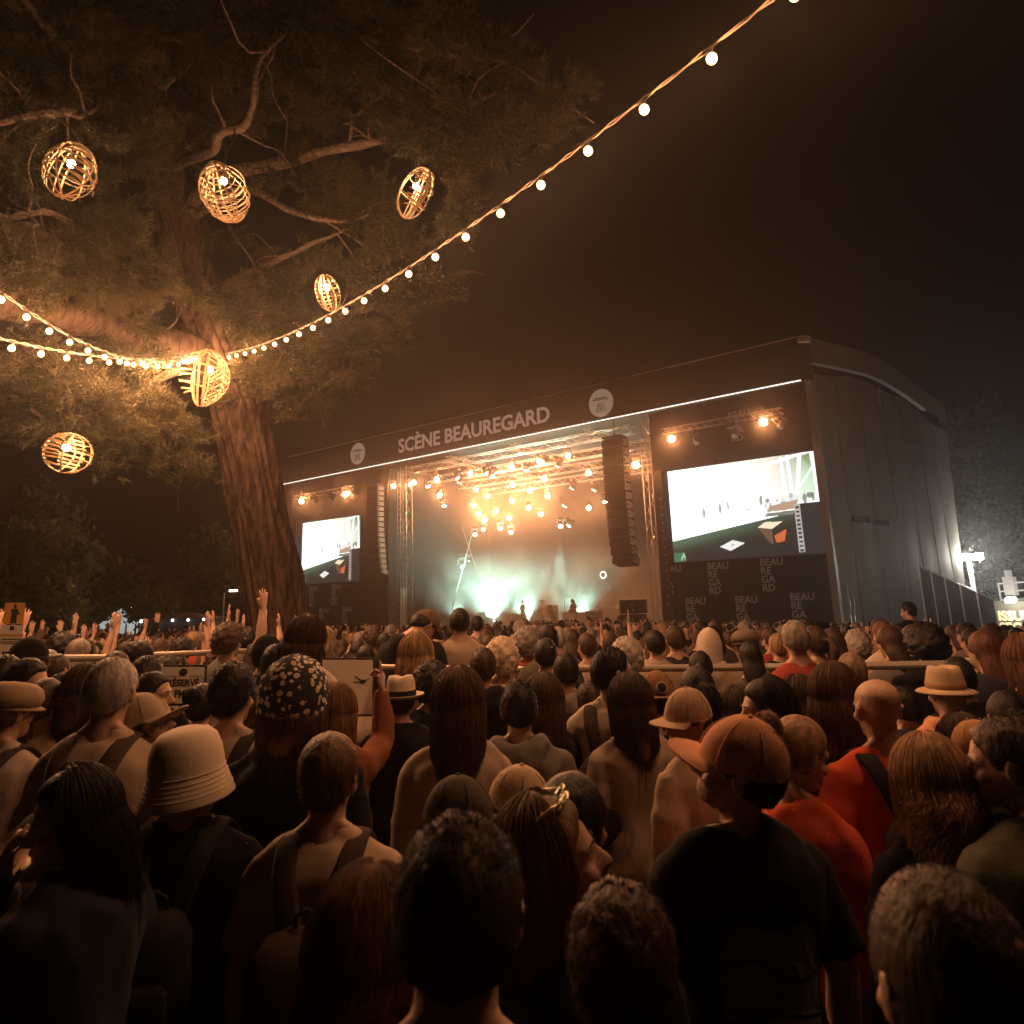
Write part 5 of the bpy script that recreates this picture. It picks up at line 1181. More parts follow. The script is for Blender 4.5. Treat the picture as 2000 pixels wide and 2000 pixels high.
# x, y of the top of the head (or hat) in the photograph, distance, then how the person looks
NEAR = [
 (22, 1328, 3.6, dict(hair='short', haircol=BRH, hat='flatcap', hatcol=(.33, .22, .12), topcol=(.45, .33, .27), head=(-12, 0, 4), yawd=-10), 'person in a brown flat cap and pale grey T-shirt carrying a dark pack'),
 (92, 1326, 4.6, dict(fem=True, hair='ponytail', haircol=BRH, topcol=TAN, yawd=-20), 'person with a brown ponytail tied by a dark band'),
 (222, 1283, 3.05, dict(hair='buzz', haircol=GRH, topcol=(.58, .40, .24), wide=1.04), 'person with cropped grey hair, tan T-shirt and brown backpack'),
 (312, 1346, 3.15, dict(hair='short', haircol=DKH, hat='cap', hatcol=(.50, .36, .21), topcol=CREAM, head=(-58, 20, 0), yawd=-38, face=True), 'person in a cream cap turned sideways, wearing a cream T-shirt'),
 (380, 1417, 2.55, dict(hair='short', haircol=DKH, hat='bucket', hatcol=(.66, .52, .36), topcol=BLK, wide=1.06, head=(0, 4, -4)), 'person in a pale bucket hat and black T-shirt with dark backpack straps'),
 (168, 1503, 2.15, dict(fem=True, hair='long', haircol=DKH, top='jacket', topcol=NAVY, pl='mouth', pr='hold', yawd=75, head=(45, -8, 0), face=True), 'person with long dark hair covering the mouth with a hand'),
 (124, 1313, 5.4, dict(hair='short', haircol=DKH, topcol=TAN, yawd=-30), 'person with neat black hair between the ponytail and the cropped grey head'),
 (172, 1303, 4.0, dict(fem=True, hair='bob', haircol=BRH, top='jacket', topcol=BLK), 'person with a brown bob beside the cropped grey head'),
 (288, 1280, 4.9, dict(hair='short', haircol=DKH, top='jacket', topcol=BLK), 'person with black hair in front of the short rail'),
 (298, 1311, 4.1, dict(hair='short', haircol=DKH, topcol=GRY, head=(-60, 0, 0), yawd=-25, face=True), 'person with dark hair glancing across towards the notice board'),
 (396, 1336, 4.3, dict(fem=True, hair='bun', haircol=DKH, topcol=BRN), 'person with dark hair pinned up below the notice board'),
 (456, 1295, 3.5, dict(hair='tousled', haircol=DKH, topcol=(.36, .27, .19), head=(-10, 0, 0)), 'person with dark tousled hair, grey T-shirt and thin pack strap'),
 (12, 1278, 4.4, dict(hair='short', haircol=DKH, top='jacket', topcol=BLK), 'person with short dark hair under the white information board'),
 (48, 1284, 4.9, dict(hair='short', haircol=DKH, topcol=BLK, yawd=-75, head=(-10, -8, 0), face=True), 'person with dark beard line facing along the rail'),
 (58, 1243, 6.0, dict(hair='short', haircol=DKH, hat='cap', hatcol=BLK, top='jacket', topcol=BLK, head=(-70, 0, 0)), 'person in a black cap turned sideways at the rail'),
 (236, 1249, 6.9, dict(hair='tousled', haircol=DKH, top='jacket', topcol=BLK, lean=(-10, 0), wide=1.1), 'person in a black jacket slumped over the rail'),
 (592, 1207, 5.0, dict(fem=True, hair='bob', haircol=(.05, .02, .012), topcol=CREAM, head=(-20, 0, 8)), 'person with a dark bob and white straps beside the tree trunk'),
 (541, 1257, 5.0, dict(hair='short', haircol=DKH, top='jacket', topcol=BLK), 'person with round black hair between the trunk and the floral headscarf'),
 (521, 1238, 5.9, dict(hair='short', haircol=DKH, hat='cap', hatcol=BLK, top='jacket', topcol=BLK, head=(-30, 0, 0)), 'person in a dark cap in front of the tree trunk'),
 (578, 1288, 2.95, dict(fem=True, hair='bob', haircol=AUB, hat='headscarf', top='jacket', topcol=BLK, hatmat=daisy, wide=1.05), 'person in a daisy-print headscarf with auburn curls and a black jacket'),
 (655, 1343, 3.75, dict(fem=True, hair='long', haircol=(.20, .10, .045), top='long', topcol=(.26, .09, .045), pr='point'), 'person with long light brown hair raising a finger in a rust sleeve'),
 (786, 1172, 6.75, dict(hair='short', haircol=DKH, hat='cap', hatcol=BRN, top='hoodie', topcol=BLK, head=(-25, -42, 0), yawd=-22, lean=(-6, 0), wide=1.18), 'person in a black hoodie and brown cap bowing the head, standing on the platform'),
 (898, 1187, 6.9, dict(hair='buzz', haircol=DKH, topcol=(.42, .29, .18), wide=1.08), 'person with cropped dark hair and tan shirt standing tall on the platform'),
 (932, 1202, 11.5, dict(hair='buzz', haircol=DKH, topcol=GRY), 'person with cropped hair silhouetted against the bright smoke'),
 (812, 1237, 5.3, dict(fem=True, hair='wavy', haircol=BLD, topcol=TAN), 'person with blond hair in front of the platform'),
 (950, 1239, 9.0, dict(hair='short', haircol=BRH, topcol=GRY), 'person with short brown hair beyond the grey curls'),
 (979, 1243, 5.7, dict(fem=True, hair='curly', haircol=(.55, .42, .30), topcol=CREAM), 'person with pale grey curls and cream top at the rail'),
 (783, 1318, 4.5, dict(hair='short', haircol=DKH, hat='fedora', hatcol=(.60, .46, .28), hatcol2=BLK, top='jacket', topcol=BLK), 'person in a pale trilby with a black band and black jacket'),
 (842, 1289, 4.9, dict(hair='curly', haircol=DKH, topcol=BLK), 'person with black curls behind the pale trilby'),
 (894, 1312, 3.2, dict(fem=True, hair='longer', haircol=AUB, top='long', topcol=(.50, .36, .25)), 'person with long auburn hair, beige top and a thin black strap'),
 (943, 1265, 5.1, dict(hair='short', haircol=BRH, top='hoodie', topcol=BLK), 'person in a black hoodie behind the long auburn hair'),
 (643, 1432, 2.4, dict(hair='undercut', haircol=(.11, .06, .03), topcol=(.56, .38, .24), wide=1.05, head=(-4, 0, 0)), 'person with combed brown hair, tan T-shirt and brown straps'),
 (890, 1512, 2.25, dict(hair='short', haircol=BRH, hat='cap', hatcol=(.10, .085, .055), topcol=BLK, head=(-70, 0, -4), yawd=-30), 'person in an olive cap with its visor pointing sideways'),
 (884, 1590, 1.12, dict(hair='short', haircol=(.045, .022, .012), topcol=BLK, head=(0, -4, 2)), 'person with thick dark hair and black top seen close from behind'),
 (704, 1707, 1.38, dict(fem=True, hair='long', haircol=(.16, .08, .04), top='jacket', topcol=BLK, head=(-15, 0, 6)), 'person with long light-edged hair half hidden by the thick dark hair'),
 (1012, 1330, 3.55, dict(hair='short', haircol=DKH, top='hoodie', topcol=GRY), 'person with short black hair and grey hoodie collar'),
 (1060, 1322, 3.95, dict(fem=True, hair='longer', haircol=(.09, .05, .03), top='jacket', topcol=BLK), 'person with long straight brown hair beside the grey hoodie collar'),
 (1104, 1275, 5.1, dict(hair='short', haircol=DKH, top='hoodie', topcol=(.22, .17, .13)), 'person with dark hair and a brown-grey hooded coat'),
 (1188, 1263, 3.95, dict(hair='short', haircol=DKH, topcol=CREAM, head=(-55, 0, 0), yawd=-15, face=True), 'person in a cream T-shirt turning the head, dark pack on the back'),
 (1228, 1322, 3.7, dict(fem=True, hair='long', haircol=BRH, topcol=(.4, .27, .17), yawd=10), 'person with long brown hair next to the brown cap'),
 (1281, 1308, 4.0, dict(hair='short', haircol=DKH, hat='cap', hatcol=(.26, .13, .07), hatrot=180, top='jacket', topcol=BLK), 'person in a brown cap with a round badge and black jacket'),
 (1340, 1337, 3.3, dict(hair='short', haircol=BRH, hat='cap', hatcol=(.50, .31, .17), top='long', topcol=(.54, .37, .22), head=(72, -6, -6), yawd=40, face=True), 'person in a tan cap looking sideways, beige sweatshirt with a small drawing'),
 (1360, 1301, 3.9, dict(fem=True, hair='ponytail', haircol=DKH, topcol=BLK), 'person with dark hair gathered behind, past the tan cap'),
 (1492, 1330, 3.2, dict(fem=True, hair='long', haircol=DKH, top='jacket', topcol=BLK, yawd=78, head=(8, 0, 0), face=True), 'person with dark hair in sharp profile, lips parted'),
 (1418, 1385, 2.12, dict(hair='short', haircol=DKH, hat='cap', hatcol=(.58, .29, .16), topcol=BLK, head=(58, 14, -8), yawd=8, wide=1.05), 'person in a salmon cap with tilted head, black T-shirt with a mountain print'),
 (1278, 1230, 7.0, dict(hair='short', haircol=DKH, top='jacket', topcol=(.38, .27, .18)), 'person with dark hair and tan collared jacket beyond the rail'),
 (1317, 1221, 7.2, dict(hair='short', haircol=BRH, topcol=NAVY), 'person in a dark team shirt with pale lettering beyond the rail'),
 (1381, 1226, 6.9, dict(hair='short', haircol=BRH, hat='hood', hatcol=(.60, .46, .32), top='hoodie', topcol=(.60, .46, .32)), 'person with a pale hood pulled up beyond the rail'),
 (1456, 1228, 6.9, dict(hair='short', haircol=BRH, hat='flatcap', hatcol=(.2, .13, .08), top='jacket', topcol=(.27, .18, .11), wide=1.1), 'person in a flat cap and brown coat beyond the rail'),
 (1423, 1232, 10, dict(hair='buzz', haircol=BRH, topcol=TAN), 'person with cropped hair between the pale hood and the flat cap'),
 (1222, 1243, 5.9, dict(fem=True, hair='curly', haircol=GRH, topcol=TAN), 'person with grey curls behind the turning head'),
 (1065, 1246, 5.7, dict(hair='buzz', haircol=DKH, top='jacket', topcol=BLK), 'person with a shaved dark head and prominent ears at the rail'),
 (1089, 1224, 8.2, dict(hair='buzz', haircol=GRH, topcol=GRY), 'person with close grey hair beyond the shaved head'),
 (1117, 1230, 8.6, dict(fem=True, hair='long', haircol=BRH, top='jacket', topcol=BLK), 'person with long brown hair next to the raised fingers'),
 (1146, 1262, 9.4, dict(hair='short', haircol=DKH, topcol=BLK, pr='high', pl='down'), 'person raising one arm with spread fingers before the stage'),
 (1112, 1512, 1.9, dict(fem=True, hair='bun', haircol=DKH, top='jacket', topcol=BLK, yawd=-30), 'person with dark pinned-up hair behind the sunglasses'),
 (1102, 1556, 1.78, dict(fem=True, hair='longer', haircol=(.15, .085, .04), top='jacket', topcol=BLK, yawd=-55, head=(-32, 14, 0), face=True), 'person with sunglasses pushed up on long hair, face lifted in profile'),
 (1204, 1728, 1.36, dict(fem=True, hair='tousled', haircol=(.05, .024, .012), top='jacket', topcol=BLK, head=(-6, 2, 0)), 'person with frizzy dark hair tied back, close from behind'),
 (1532, 1396, 2.6, dict(fem=True, hair='bun', haircol=(.30, .17, .08), top='long', topcol=RED, yawd=-45, head=(-25, -16, 0), face=True), 'person with fair braided hair and red top looking down'),
 (1003, 1488, 2.4, dict(hair='short', haircol=BRH, hat='cap', hatcol=(.62, .42, .20), topcol=BLK, head=(-80, -6, 0), yawd=-40), 'person in a straw-yellow cap turned sideways'),
 (1707, 1322, 3.05, dict(hair=None, top='long', topcol=RED, skin='fair', wide=1.06), 'person with a bald head, red polo shirt and black backpack'),
 (1622, 1303, 3.4, dict(fem=True, hair='long', haircol=(.09, .04, .02), topcol=CREAM, head=(-30, 0, 0), yawd=-12), 'person with brown hair, pale top and thin black straps'),
 (1840, 1299, 4.1, dict(hair='buzz', haircol=GRH, hat='straw', hatcol=(.55, .36, .19), hatcol2=(.34, .2, .1), top='hoodie', topcol=(.56, .29, .15), wide=1.04), 'person in a straw hat and orange hooded top with a black strap'),
 (1866, 1283, 5.0, dict(hair='short', haircol=DKH, top='jacket', topcol=BLK), 'person with black hair behind the straw hat'),
 (1808, 1437, 2.35, dict(fem=True, hair='wavy', haircol=(.42, .25, .12), top='jacket', topcol=BLK, head=(-6, -4, 0)), 'person with wavy blond hair half tied back and a black jacket'),
 (1925, 1400, 2.9, dict(fem=True, hair='ponytail', haircol=BRH, hat='cap', hatcol=(.45, .24, .11), topcol=BLK, yawd=55, head=(10, -14, 0), face=True), 'person in a rust cap bowing towards the blond waves'),
 (1978, 1398, 2.2, dict(hair='short', haircol=BRH, top='jacket', topcol=OLV, yawd=18, head=(30, -6, 0), face=True, wide=1.1), 'person in an olive coat at the edge of the crowd, head half turned'),
 (1846, 1704, .96, dict(hair='buzz', haircol=(.055, .033, .02), top='jacket', topcol=BLK, head=(0, -6, 0)), 'person with closely shaved head, nearest behind the blond waves'),
 (1660, 1274, 5.1, dict(hair='buzz', haircol=(.2, .13, .08), topcol=BLK), 'person with thinning cropped hair at the rail'),
 (1578, 1246, 6.9, dict(fem=True, hair='long', haircol=BLD, topcol=(.5, .36, .22)), 'person with long fair hair and tan top beyond the rail'),
 (1623, 1229, 7.0, dict(fem=True, hair='longer', haircol=BRH, top='jacket', topcol=BLK), 'person with very long brown hair beyond the rail'),
 (1588, 1214, 8.3, dict(hair='curly', haircol=DKH, topcol=GRY), 'person with dark curls in front of the lettered black drape'),
 (1735, 1226, 6.9, dict(fem=True, hair='bob', haircol=BRH, topcol=GRY), 'person with a smooth brown bob before the tarpaulin'),
 (1722, 1212, 7.9, dict(hair='short', haircol=(.12, .05, .025), topcol=CREAM), 'person with reddish hair and white shirt before the tarpaulin'),
 (1780, 1220, 7.4, dict(hair='short', haircol=BRH, top='jacket', topcol=BLK), 'person with short hair wearing two pale glowing cords'),
 (1742, 1176, 12.5, dict(hair='tousled', haircol=DKH, top='jacket', topcol=BLK, lean=(0, 10), head=(30, -10, 0)), 'person lifted above the crowd in front of the tarpaulin'),
 (1672, 1228, 8.8, dict(fem=True, hair='curly', haircol=GRH, topcol=BLK), 'person with fluffy grey hair before the tarpaulin'),
 (1885, 1215, 9.0, dict(hair='short', haircol=DKH, top='jacket', topcol=GRY), 'person in a grey jacket with two white glints near the fence'),
 (1992, 1245, 4.4, dict(fem=True, hair='long', haircol=(.2, .1, .05), top='jacket', topcol=BLK), 'person with long light hair at the end of the rail'),
 (1958, 1350, 3.5, dict(fem=True, hair='ponytail', haircol=DKH, topcol=BLK, head=(-20, 0, 0)), 'person with a dark ponytail near the straw hat'),
 (1872, 1403, 3.0, dict(fem=True, hair='long', haircol=BRH, top='jacket', topcol=BLK, yawd=10), 'person with long hair beside the rust cap'),
 (1440, 1345, 4.3, dict(fem=True, hair='long', haircol=BRH, top='jacket', topcol=(.06, .07, .06)), 'person with long brown hair between the tan cap and the profile'),
 (1150, 1330, 4.6, dict(hair='short', haircol=BRH, top='jacket', topcol=(.2, .14, .1)), 'person with short hair and brown coat under the raised rail'),
 (1760, 1340, 4.3, dict(hair='short', haircol=DKH, top='jacket', topcol=NAVY, wide=1.1), 'person in a navy coat between bald head and straw hat'),
 (1555, 1320, 4.6, dict(fem=True, hair='wavy', haircol=BRH, topcol=(.4, .27, .16)), 'person with wavy brown hair and tan top below the rail'),
 (505, 1345, 4.2, dict(fem=True, hair='wavy', haircol=AUB, topcol=BLK), 'person with wavy auburn hair before the floral headscarf'),
]
PLACED = []; BYL = {}
STAGEC = np.array([-1.4, 50.0])
HATH = {'flatcap': .03, 'cap': .028, 'bucket': .036, 'fedora': .04, 'straw': .04, 'headscarf': .035, 'hood': .035}
HAIRH = {'short': .011, 'tousled': .03, 'curly': .055, 'undercut': .028, 'wavy': .028}
for (x, y, d, kw, label) in NEAR:
    kw = dict(kw); az_ = math.atan2(*ray(x, y)[:2]); d = d/math.cos(az_) if d < 4.6 else d; p = at(x, y, d); g_ = gz(p[0], p[1]); yd = math.radians(kw.pop('yawd', 0))
    ex = HATH.get(kw.get('hat'), HAIRH.get(kw.get('hair'), .008)); base_z = g_
    st = (p[2]-g_)/(1.75+ex)*1.75
    if 'platform' in label and 'front' not in label: base_z = .15; st = (p[2]-.15)/(1.75+ex)*1.75
    if 'lifted' in label: st = 1.72; base_z = p[2]-1.73
    if st > 1.93 or st < 1.45: print('STATURE', round(st, 2), label)
    yaw = math.atan2(-(STAGEC[0]-p[0]), STAGEC[1]-p[1])+yd
    ns = 8000 if d < 1.7 else 2400 if d < 4.2 else 700 if d < 6 else 0
    if kw.get('hair') == 'buzz': ns = ns if d < 4.5 else 0
    if not kw.get('hair'): ns = 0
    o = person((p[0], p[1], base_z), yaw, st, label=label, nstr=ns, srad=(.00045 if d < 1.7 else .0011 if d < 4 else .0016), lod=0 if d < 6.6 or kw.get('pr') == 'high' else 1, **kw)
    PLACED.append((p[0], p[1])); BYL[label] = o
o_ = next(o for l, o in BYL.items() if 'lifted' in l); c_ = o_.location; g_ = gz(c_[0], c_[1])
t = thing('flight_crate', 'dark crate under the person lifted above the crowd', 'crate', (c_[0], c_[1], g_))
m = MB(); m.box((c_[0], c_[1], (g_+c_[2])/2), (.6, .6, c_[2]-g_-.004)); m.build('box', PLASTIC, t)
for zz in (g_+.05, c_[2]-.06):
    m = MB(); m.box((c_[0], c_[1], zz), (.62, .62, .04)); m.build('edge_band', ALU, t)
def who(s): return next(o for l, o in BYL.items() if s in l)
backpack(who('flat cap and pale grey'), 'dark backpack worn by the person in the brown flat cap', (.05, .04, .035))
backpack(who('cropped grey hair, tan'), 'brown backpack on the tan T-shirt of the cropped grey head', (.09, .055, .035))
backpack(who('combed brown hair'), 'dark brown flat backpack on the tan T-shirt', (.07, .042, .026))
backpack(who('bucket hat'), 'black backpack below the bucket hat', (.022, .02, .018), 'small')
backpack(who('bald head'), 'black backpack on the red polo shirt', (.014, .013, .013))
backpack(who('cream T-shirt turning'), 'dark canvas backpack on the cream T-shirt', (.06, .042, .03))
backpack(who('thin black straps'), 'slim black backpack on the pale top', (.02, .018, .018), 'small')
backpack(who('straw hat and orange'), 'black backpack on the orange hooded top', (.02, .018, .018), 'small')
backpack(who('tousled hair, grey'), 'slim dark backpack on the grey T-shirt', (.03, .022, .018), 'small')
backpack(who('cream cap turned'), 'small dark backpack on the cream T-shirt under the cream cap', (.03, .025, .02), 'small')
sling(who('long auburn hair'), 'small black shoulder bag worn across the beige top', BLK)
# printed shirts
def on_back(o, fn, nm, col, parts=None):
    m = fn(); c = obj(nm, m.mesh(nm), col, o); return c
def back_patch(pts, z0, y0=-.16):               # polygon on the back of a shirt, following its curve
    m = MB(); n = len(pts); P_ = [(x, 0, z) for x, z in pts]; c = (sum(p[0] for p in P_)/n, 0, sum(p[2] for p in P_)/n)
    rings = []
    for k in (0, .33, .66, 1): rings.append([(c[0]+(p[0]-c[0])*k, 0, c[2]+(p[2]-c[2])*k) for p in P_])
    return m, rings
from mathutils.bvhtree import BVHTree
def shrink_patch(o, pts, colm, nm, off=.004):
    sh = next(ch for ch in o.children if ch.name.split('.')[0] in ('shirt', 'sweater', 'jacket', 'hoodie')); me = sh.data
    bv = BVHTree.FromPolygons([tuple(v.co) for v in me.vertices], [tuple(p.vertices) for p in me.polygons])
    n = len(pts); cx = sum(p[0] for p in pts)/n; cz = sum(p[1] for p in pts)/n; vs_ = []; K = 7
    for k in range(K):
        s = max(.02, k/(K-1))
        for (x, z) in pts:
            xx, zz = cx+(x-cx)*s, cz+(z-cz)*s; h = bv.ray_cast(Vector((xx, -1, zz)), Vector((0, 1, 0)))[0]
            vs_.append((xx, (h[1] if h else -.13)-off, zz))
    m = MB(); m.add(vs_, [(k*n+i, k*n+(i+1) % n, (k+1)*n+(i+1) % n, (k+1)*n+i) for k in range(K-1) for i in range(n)])
    me2 = m.mesh(nm); me2.materials.append(colm); c = bpy.data.objects.new(nm, me2); COL.objects.link(c); c.parent = sh; return c
o = who('mountain print')
def ridge(f0, f1, n=22):
    top_ = [(-.12+.24*i/n, f1(i/n)) for i in range(n+1)]; bot = [(-.12+.24*i/n, f0(i/n)) for i in range(n, -1, -1)]; return top_+bot
shrink_patch(o, ridge(lambda t: 1.205+.03*math.sin(t*5+.5), lambda t: 1.25+.055*math.sin(t*PI)**.7+.02*math.sin(t*9)), cloth((.17, .19, .11)), 'mountain_print')
shrink_patch(o, ridge(lambda t: 1.10+.012*math.sin(t*4), lambda t: 1.197+.03*math.sin(t*5+.5)), cloth((.14, .19, .19)), 'mountain_print')
shrink_patch(o, ridge(lambda t: 1.00+.01*math.sin(t*4), lambda t: 1.092+.012*math.sin(t*4)), cloth((.09, .1, .13)), 'mountain_print')
o = who('brown cap with a round'); cp_ = next(ch for ch in o.children if ch.name.startswith('cap'))
m = MB(); cen_ = HC+np.array([0, HE[1]+.0165, .055]); Rb = rx(-PI/2+.42)
m.lathe([(.03, -.008), (.03, .002), (.026, .004)], 24, cen_, Rb); me_ = m.mesh('round_badge'); me_.materials.append(cloth((.45, .36, .25))); c = bpy.data.objects.new('round_badge', me_); COL.objects.link(c); c.parent = cp_
m = MB(); m.lathe([(.024, .003), (.024, .0065), (.022, .007)], 24, cen_, Rb); m.ball(cen_+Rb@np.array([0, .003, .008]), (.008, .008, .004), 8, 6); me_ = m.mesh('badge_centre'); me_.materials.append(cloth((.03, .02, .015))); c = bpy.data.objects.new('badge_centre', me_); COL.objects.link(c); c.parent = cp_
o = who('dark team shirt'); sh = o.children[0]
cu = text_obj('ramc', .075, cloth((.6, .5, .4)), (-.10, -.165, 1.27), o, .002, .002, R=np.eye(3), name='lettering')
o = who('two pale glowing'); GL = emit_mat('glow_cord', (.8, .85, 1), .7)
for s in (-1, 1):
    m = MB(); m.tube([(s*.05, -.12, 1.46), (s*.075, -.17, 1.40), (s*.07, -.175, 1.3)], .004, 5); me_ = m.mesh('light_cord'); me_.materials.append(GL); c = bpy.data.objects.new('light_cord', me_); COL.objects.link(c); c.parent = o
# sunglasses on the lifted head
o = who('sunglasses pushed'); t = bpy.data.objects.new('sunglasses', None); COL.objects.link(t); t.location = o.location; t.rotation_euler = o.rotation_euler; t.scale = o.scale
tag(t, 'dark sunglasses with gold rims pushed up on long hair', 'sunglasses')
Rr = head_rot(-32, 14, 0); GHM = m4(Rr, PIV-Rr@PIV); GOLD = mat('gold_rim', (.8, .6, .3), .2, 1.0); LENS = mat('dark_lens', (.01, .01, .01), .08, spec=.8)
for s in (-1, 1):
    cc = HC+np.array([s*.034, .052, .112]); Rg = rx(-.95)
    for nm, m_, mt_ in (('lens', MB().ball((0, 0, 0), (.028, .006, .022), 14, 8), LENS), ('rim', MB().tube([(.029*math.cos(a), .003, .023*math.sin(a)) for a in np.linspace(0, 2*PI, 25)], .0025, 6), GOLD), ('temple', MB().tube([(s*.028, 0, .005), (s*.047, -.02, -.02), (s*.055, -.03, -.055)], .0025, 6), GOLD)):
        me_ = m_.mesh(nm); me_.materials.append(mt_); me_.shade_smooth(); c = bpy.data.objects.new(nm, me_); COL.objects.link(c); c.parent = t; c.matrix_local = GHM@m4(Rg, cc)
# cup held by the person covering the mouth
o = who('covering the mouth'); o_m = Matrix.LocRotScale(o.location, o.rotation_euler, o.scale); hp = o_m@Vector((.145, .30, 1.135))
cupm = mat('paper_cup', (.52, .44, .26), .5); t = thing('drinking_cup', 'pale yellowish cup held low by the person covering the mouth', 'cup', tuple(hp))
m = MB(); m.lathe([(.032, -.07), (.043, .055), (.045, .058), (.042, .056), (.031, -.06)], 24, tuple(hp)); m.build('cup', cupm, t, smooth=True)
m = MB(); m.tube([np.array(hp)+np.array([.0435*math.cos(a), .0435*math.sin(a), .057]) for a in np.linspace(0, 2*PI, 25)], .003, 6); m.build('rim', cupm, t)

# ------------------------------------------------------------------ the crowd beyond
rgc = np.random.default_rng(21)
BASEP = np.array(base[:2]); allp = list(PLACED)
cand = []
for _ in range(9000):
    a = rgc.uniform(-.66, .64); d = math.sqrt(rgc.uniform(5.6**2, 37**2)); cand.append((d, a))
cand.sort()
spots = []; grid_ = {}
def near_ok(x, y, r):
    gx, gy = int(x//1), int(y//1)
    for i in (-1, 0, 1):
        for j in (-1, 0, 1):
            for (px, py) in grid_.get((gx+i, gy+j), ()):
                if (px-x)**2+(py-y)**2 < r*r: return False
    return True
for (x, y) in allp: grid_.setdefault((int(x//1), int(y//1)), []).append((x, y))
for d, a in cand:
    x, y = d*math.sin(a), d*math.cos(a)
    if math.hypot(x-BASEP[0], y-BASEP[1]) < 1.25: continue
    if (np.array([x, y])-P0[:2])@V2[:2] > -2.2: continue
    if d < 8.0 and -2.6 < x < 0 : continue
    if near_ok(x, y, .50 if d < 12 else .56 if d < 18 else .7 if d < 26 else .85):
        spots.append((d, x, y)); grid_.setdefault((int(x//1), int(y//1)), []).append((x, y))
HS = [('short', 'short'), ('short', 'short'), ('tousled', 'tousled'), ('buzz', 'cropped'), ('long', 'long'), ('bob', 'bobbed'), ('curly', 'curly'), ('ponytail', 'tied-back'), ('wavy', 'wavy')]
HCOL = [(DKH, 'black'), (BRH, 'brown'), (DKH, 'black'), (BRH, 'brown'), (DKH, 'black'), (BRH, 'brown'), (DKH, 'black'), (BRH, 'brown'), ((.25, .15, .07), 'fair'), ((.2, .17, .15), 'grey'), ((.09, .035, .016), 'auburn')]
TC = [(BLK, 'black'), (BLK, 'black'), (GRY, 'grey'), (NAVY, 'navy'), (TAN, 'tan'), (CREAM, 'cream'), (BRN, 'brown'), (OLV, 'olive'), ((.3, .05, .03), 'maroon')]
nind = 0; rest = []
for i, (d, x, y) in enumerate(spots):
    g_ = gz(x, y); px, py = proj((x, y, g_+1.7))
    st = 1.70+rgc.normal(0, .075); st = min(1.86, max(1.52, st))
    if nind < 225:
        hs_, hn = HS[rgc.integers(len(HS))]; hc_, hcn = HCOL[rgc.integers(len(HCOL))]; tc_, tn = TC[rgc.integers(len(TC))]; tk = ('tee', 'tee', 'jacket', 'hoodie')[rgc.integers(4)]
        fem = hs_ in ('long', 'bob', 'ponytail', 'wavy') or rgc.random() < .2
        arms = ('down', 'down'); act = ''
        if px < 560 and d > 7.5 and rgc.random() < .42: arms = (('clap', 'clap'), ('down', 'high'), ('high', 'down'), ('high', 'high'))[rgc.integers(4)]; act = ' raising hands'
        elif d > 8.5 and rgc.random() < .03: arms = ('down', 'high'); act = ' raising hands'
        if act: tk = 'tee' if tk == 'hoodie' else tk
        where = 'in crowd by the tree' if px < 560 else 'in crowd before stage opening' if px < 1240 else 'in crowd before big screen' if px < 1660 else 'in crowd beside tarpaulin wall'
        lab = 'person with %s %s hair and %s %s%s %s' % (hn, hcn, tn, {'tee': 'T-shirt', 'jacket': 'jacket', 'hoodie': 'hoodie'}[tk], act, where)
        person((x, y, g_), math.atan2(-(STAGEC[0]-x), STAGEC[1]-y)+rgc.normal(0, .25), st, fem=fem, pl=arms[0], pr=arms[1], hair=hs_, haircol=hc_, top=tk, topcol=tc_, lod=1, label=lab, group=lab.split(' in crowd ')[1]+' crowd', wide=1+rgc.normal(0, .05))
        nind += 1
    else: rest.append((x, y, g_, st, rgc.integers(5), rgc.random()))
# everyone farther off reads as one mass
lo = {}
for k, (fem, pl_, pr_, hs_) in enumerate(((False, 'down', 'down', 'short'), (True, 'down', 'down', 'long'), (False, 'down', 'down', 'curly'), (True, 'down', 'down', 'ponytail'), (False, 'clap', 'clap', 'short'))):
    L = []
    for me_, nt_ in ((body_mesh(fem, pl_, pr_, 1), 420), (shirt_mesh(fem, pl_, pr_, 'tee', 1), 200), (hair_base(hs_), 150)):
        q = thin(me_.copy(), nt_); v = getv(q); f = [tuple(p.vertices) for p in q.polygons]; L.append((v, f))
    lo[k] = L
allv, allf, allm, n0 = [], [], [], 0
crowd_mats = [SKINS['fair'], cloth(BLK), cloth(GRY), cloth(TAN), hairmat(DKH), hairmat(BRH), cloth(NAVY), cloth(CREAM)]
for (x, y, g_, st, k, r_) in rest:
    px, _ = proj((x, y, g_+1.7))
    if k == 4 and not (px < 560 and r_ < .75) and r_ > .12: k = 0
    s = st/1.75; R = rz(math.atan2(-(STAGEC[0]-x), STAGEC[1]-y)+r_-.5)
    for j, (v, f) in enumerate(lo[k]):
        allv.append((v*s)@R.T+np.array([x, y, g_])); allf.extend([tuple(i+n0 for i in q) for q in f]); n0 += len(v)
        mi = (0, (1, 1, 2, 3, 6, 7)[int(r_*997) % 6], (4, 5)[int(r_*313) % 2])[j]; allm.extend([mi]*len(f))
if allv:
    me = bpy.data.meshes.new('crowd'); me.from_pydata(np.concatenate(allv).tolist(), [], allf)
    for m_ in crowd_mats: me.materials.append(m_)
    me.polygons.foreach_set('material_index', np.array(allm, np.int32)); me.shade_smooth()
    o = bpy.data.objects.new('crowd', me); COL.objects.link(o); tag(o, 'far packed crowd of heads in front of the stage', 'crowd', kind='stuff')
print('CROWD', nind, len(rest))
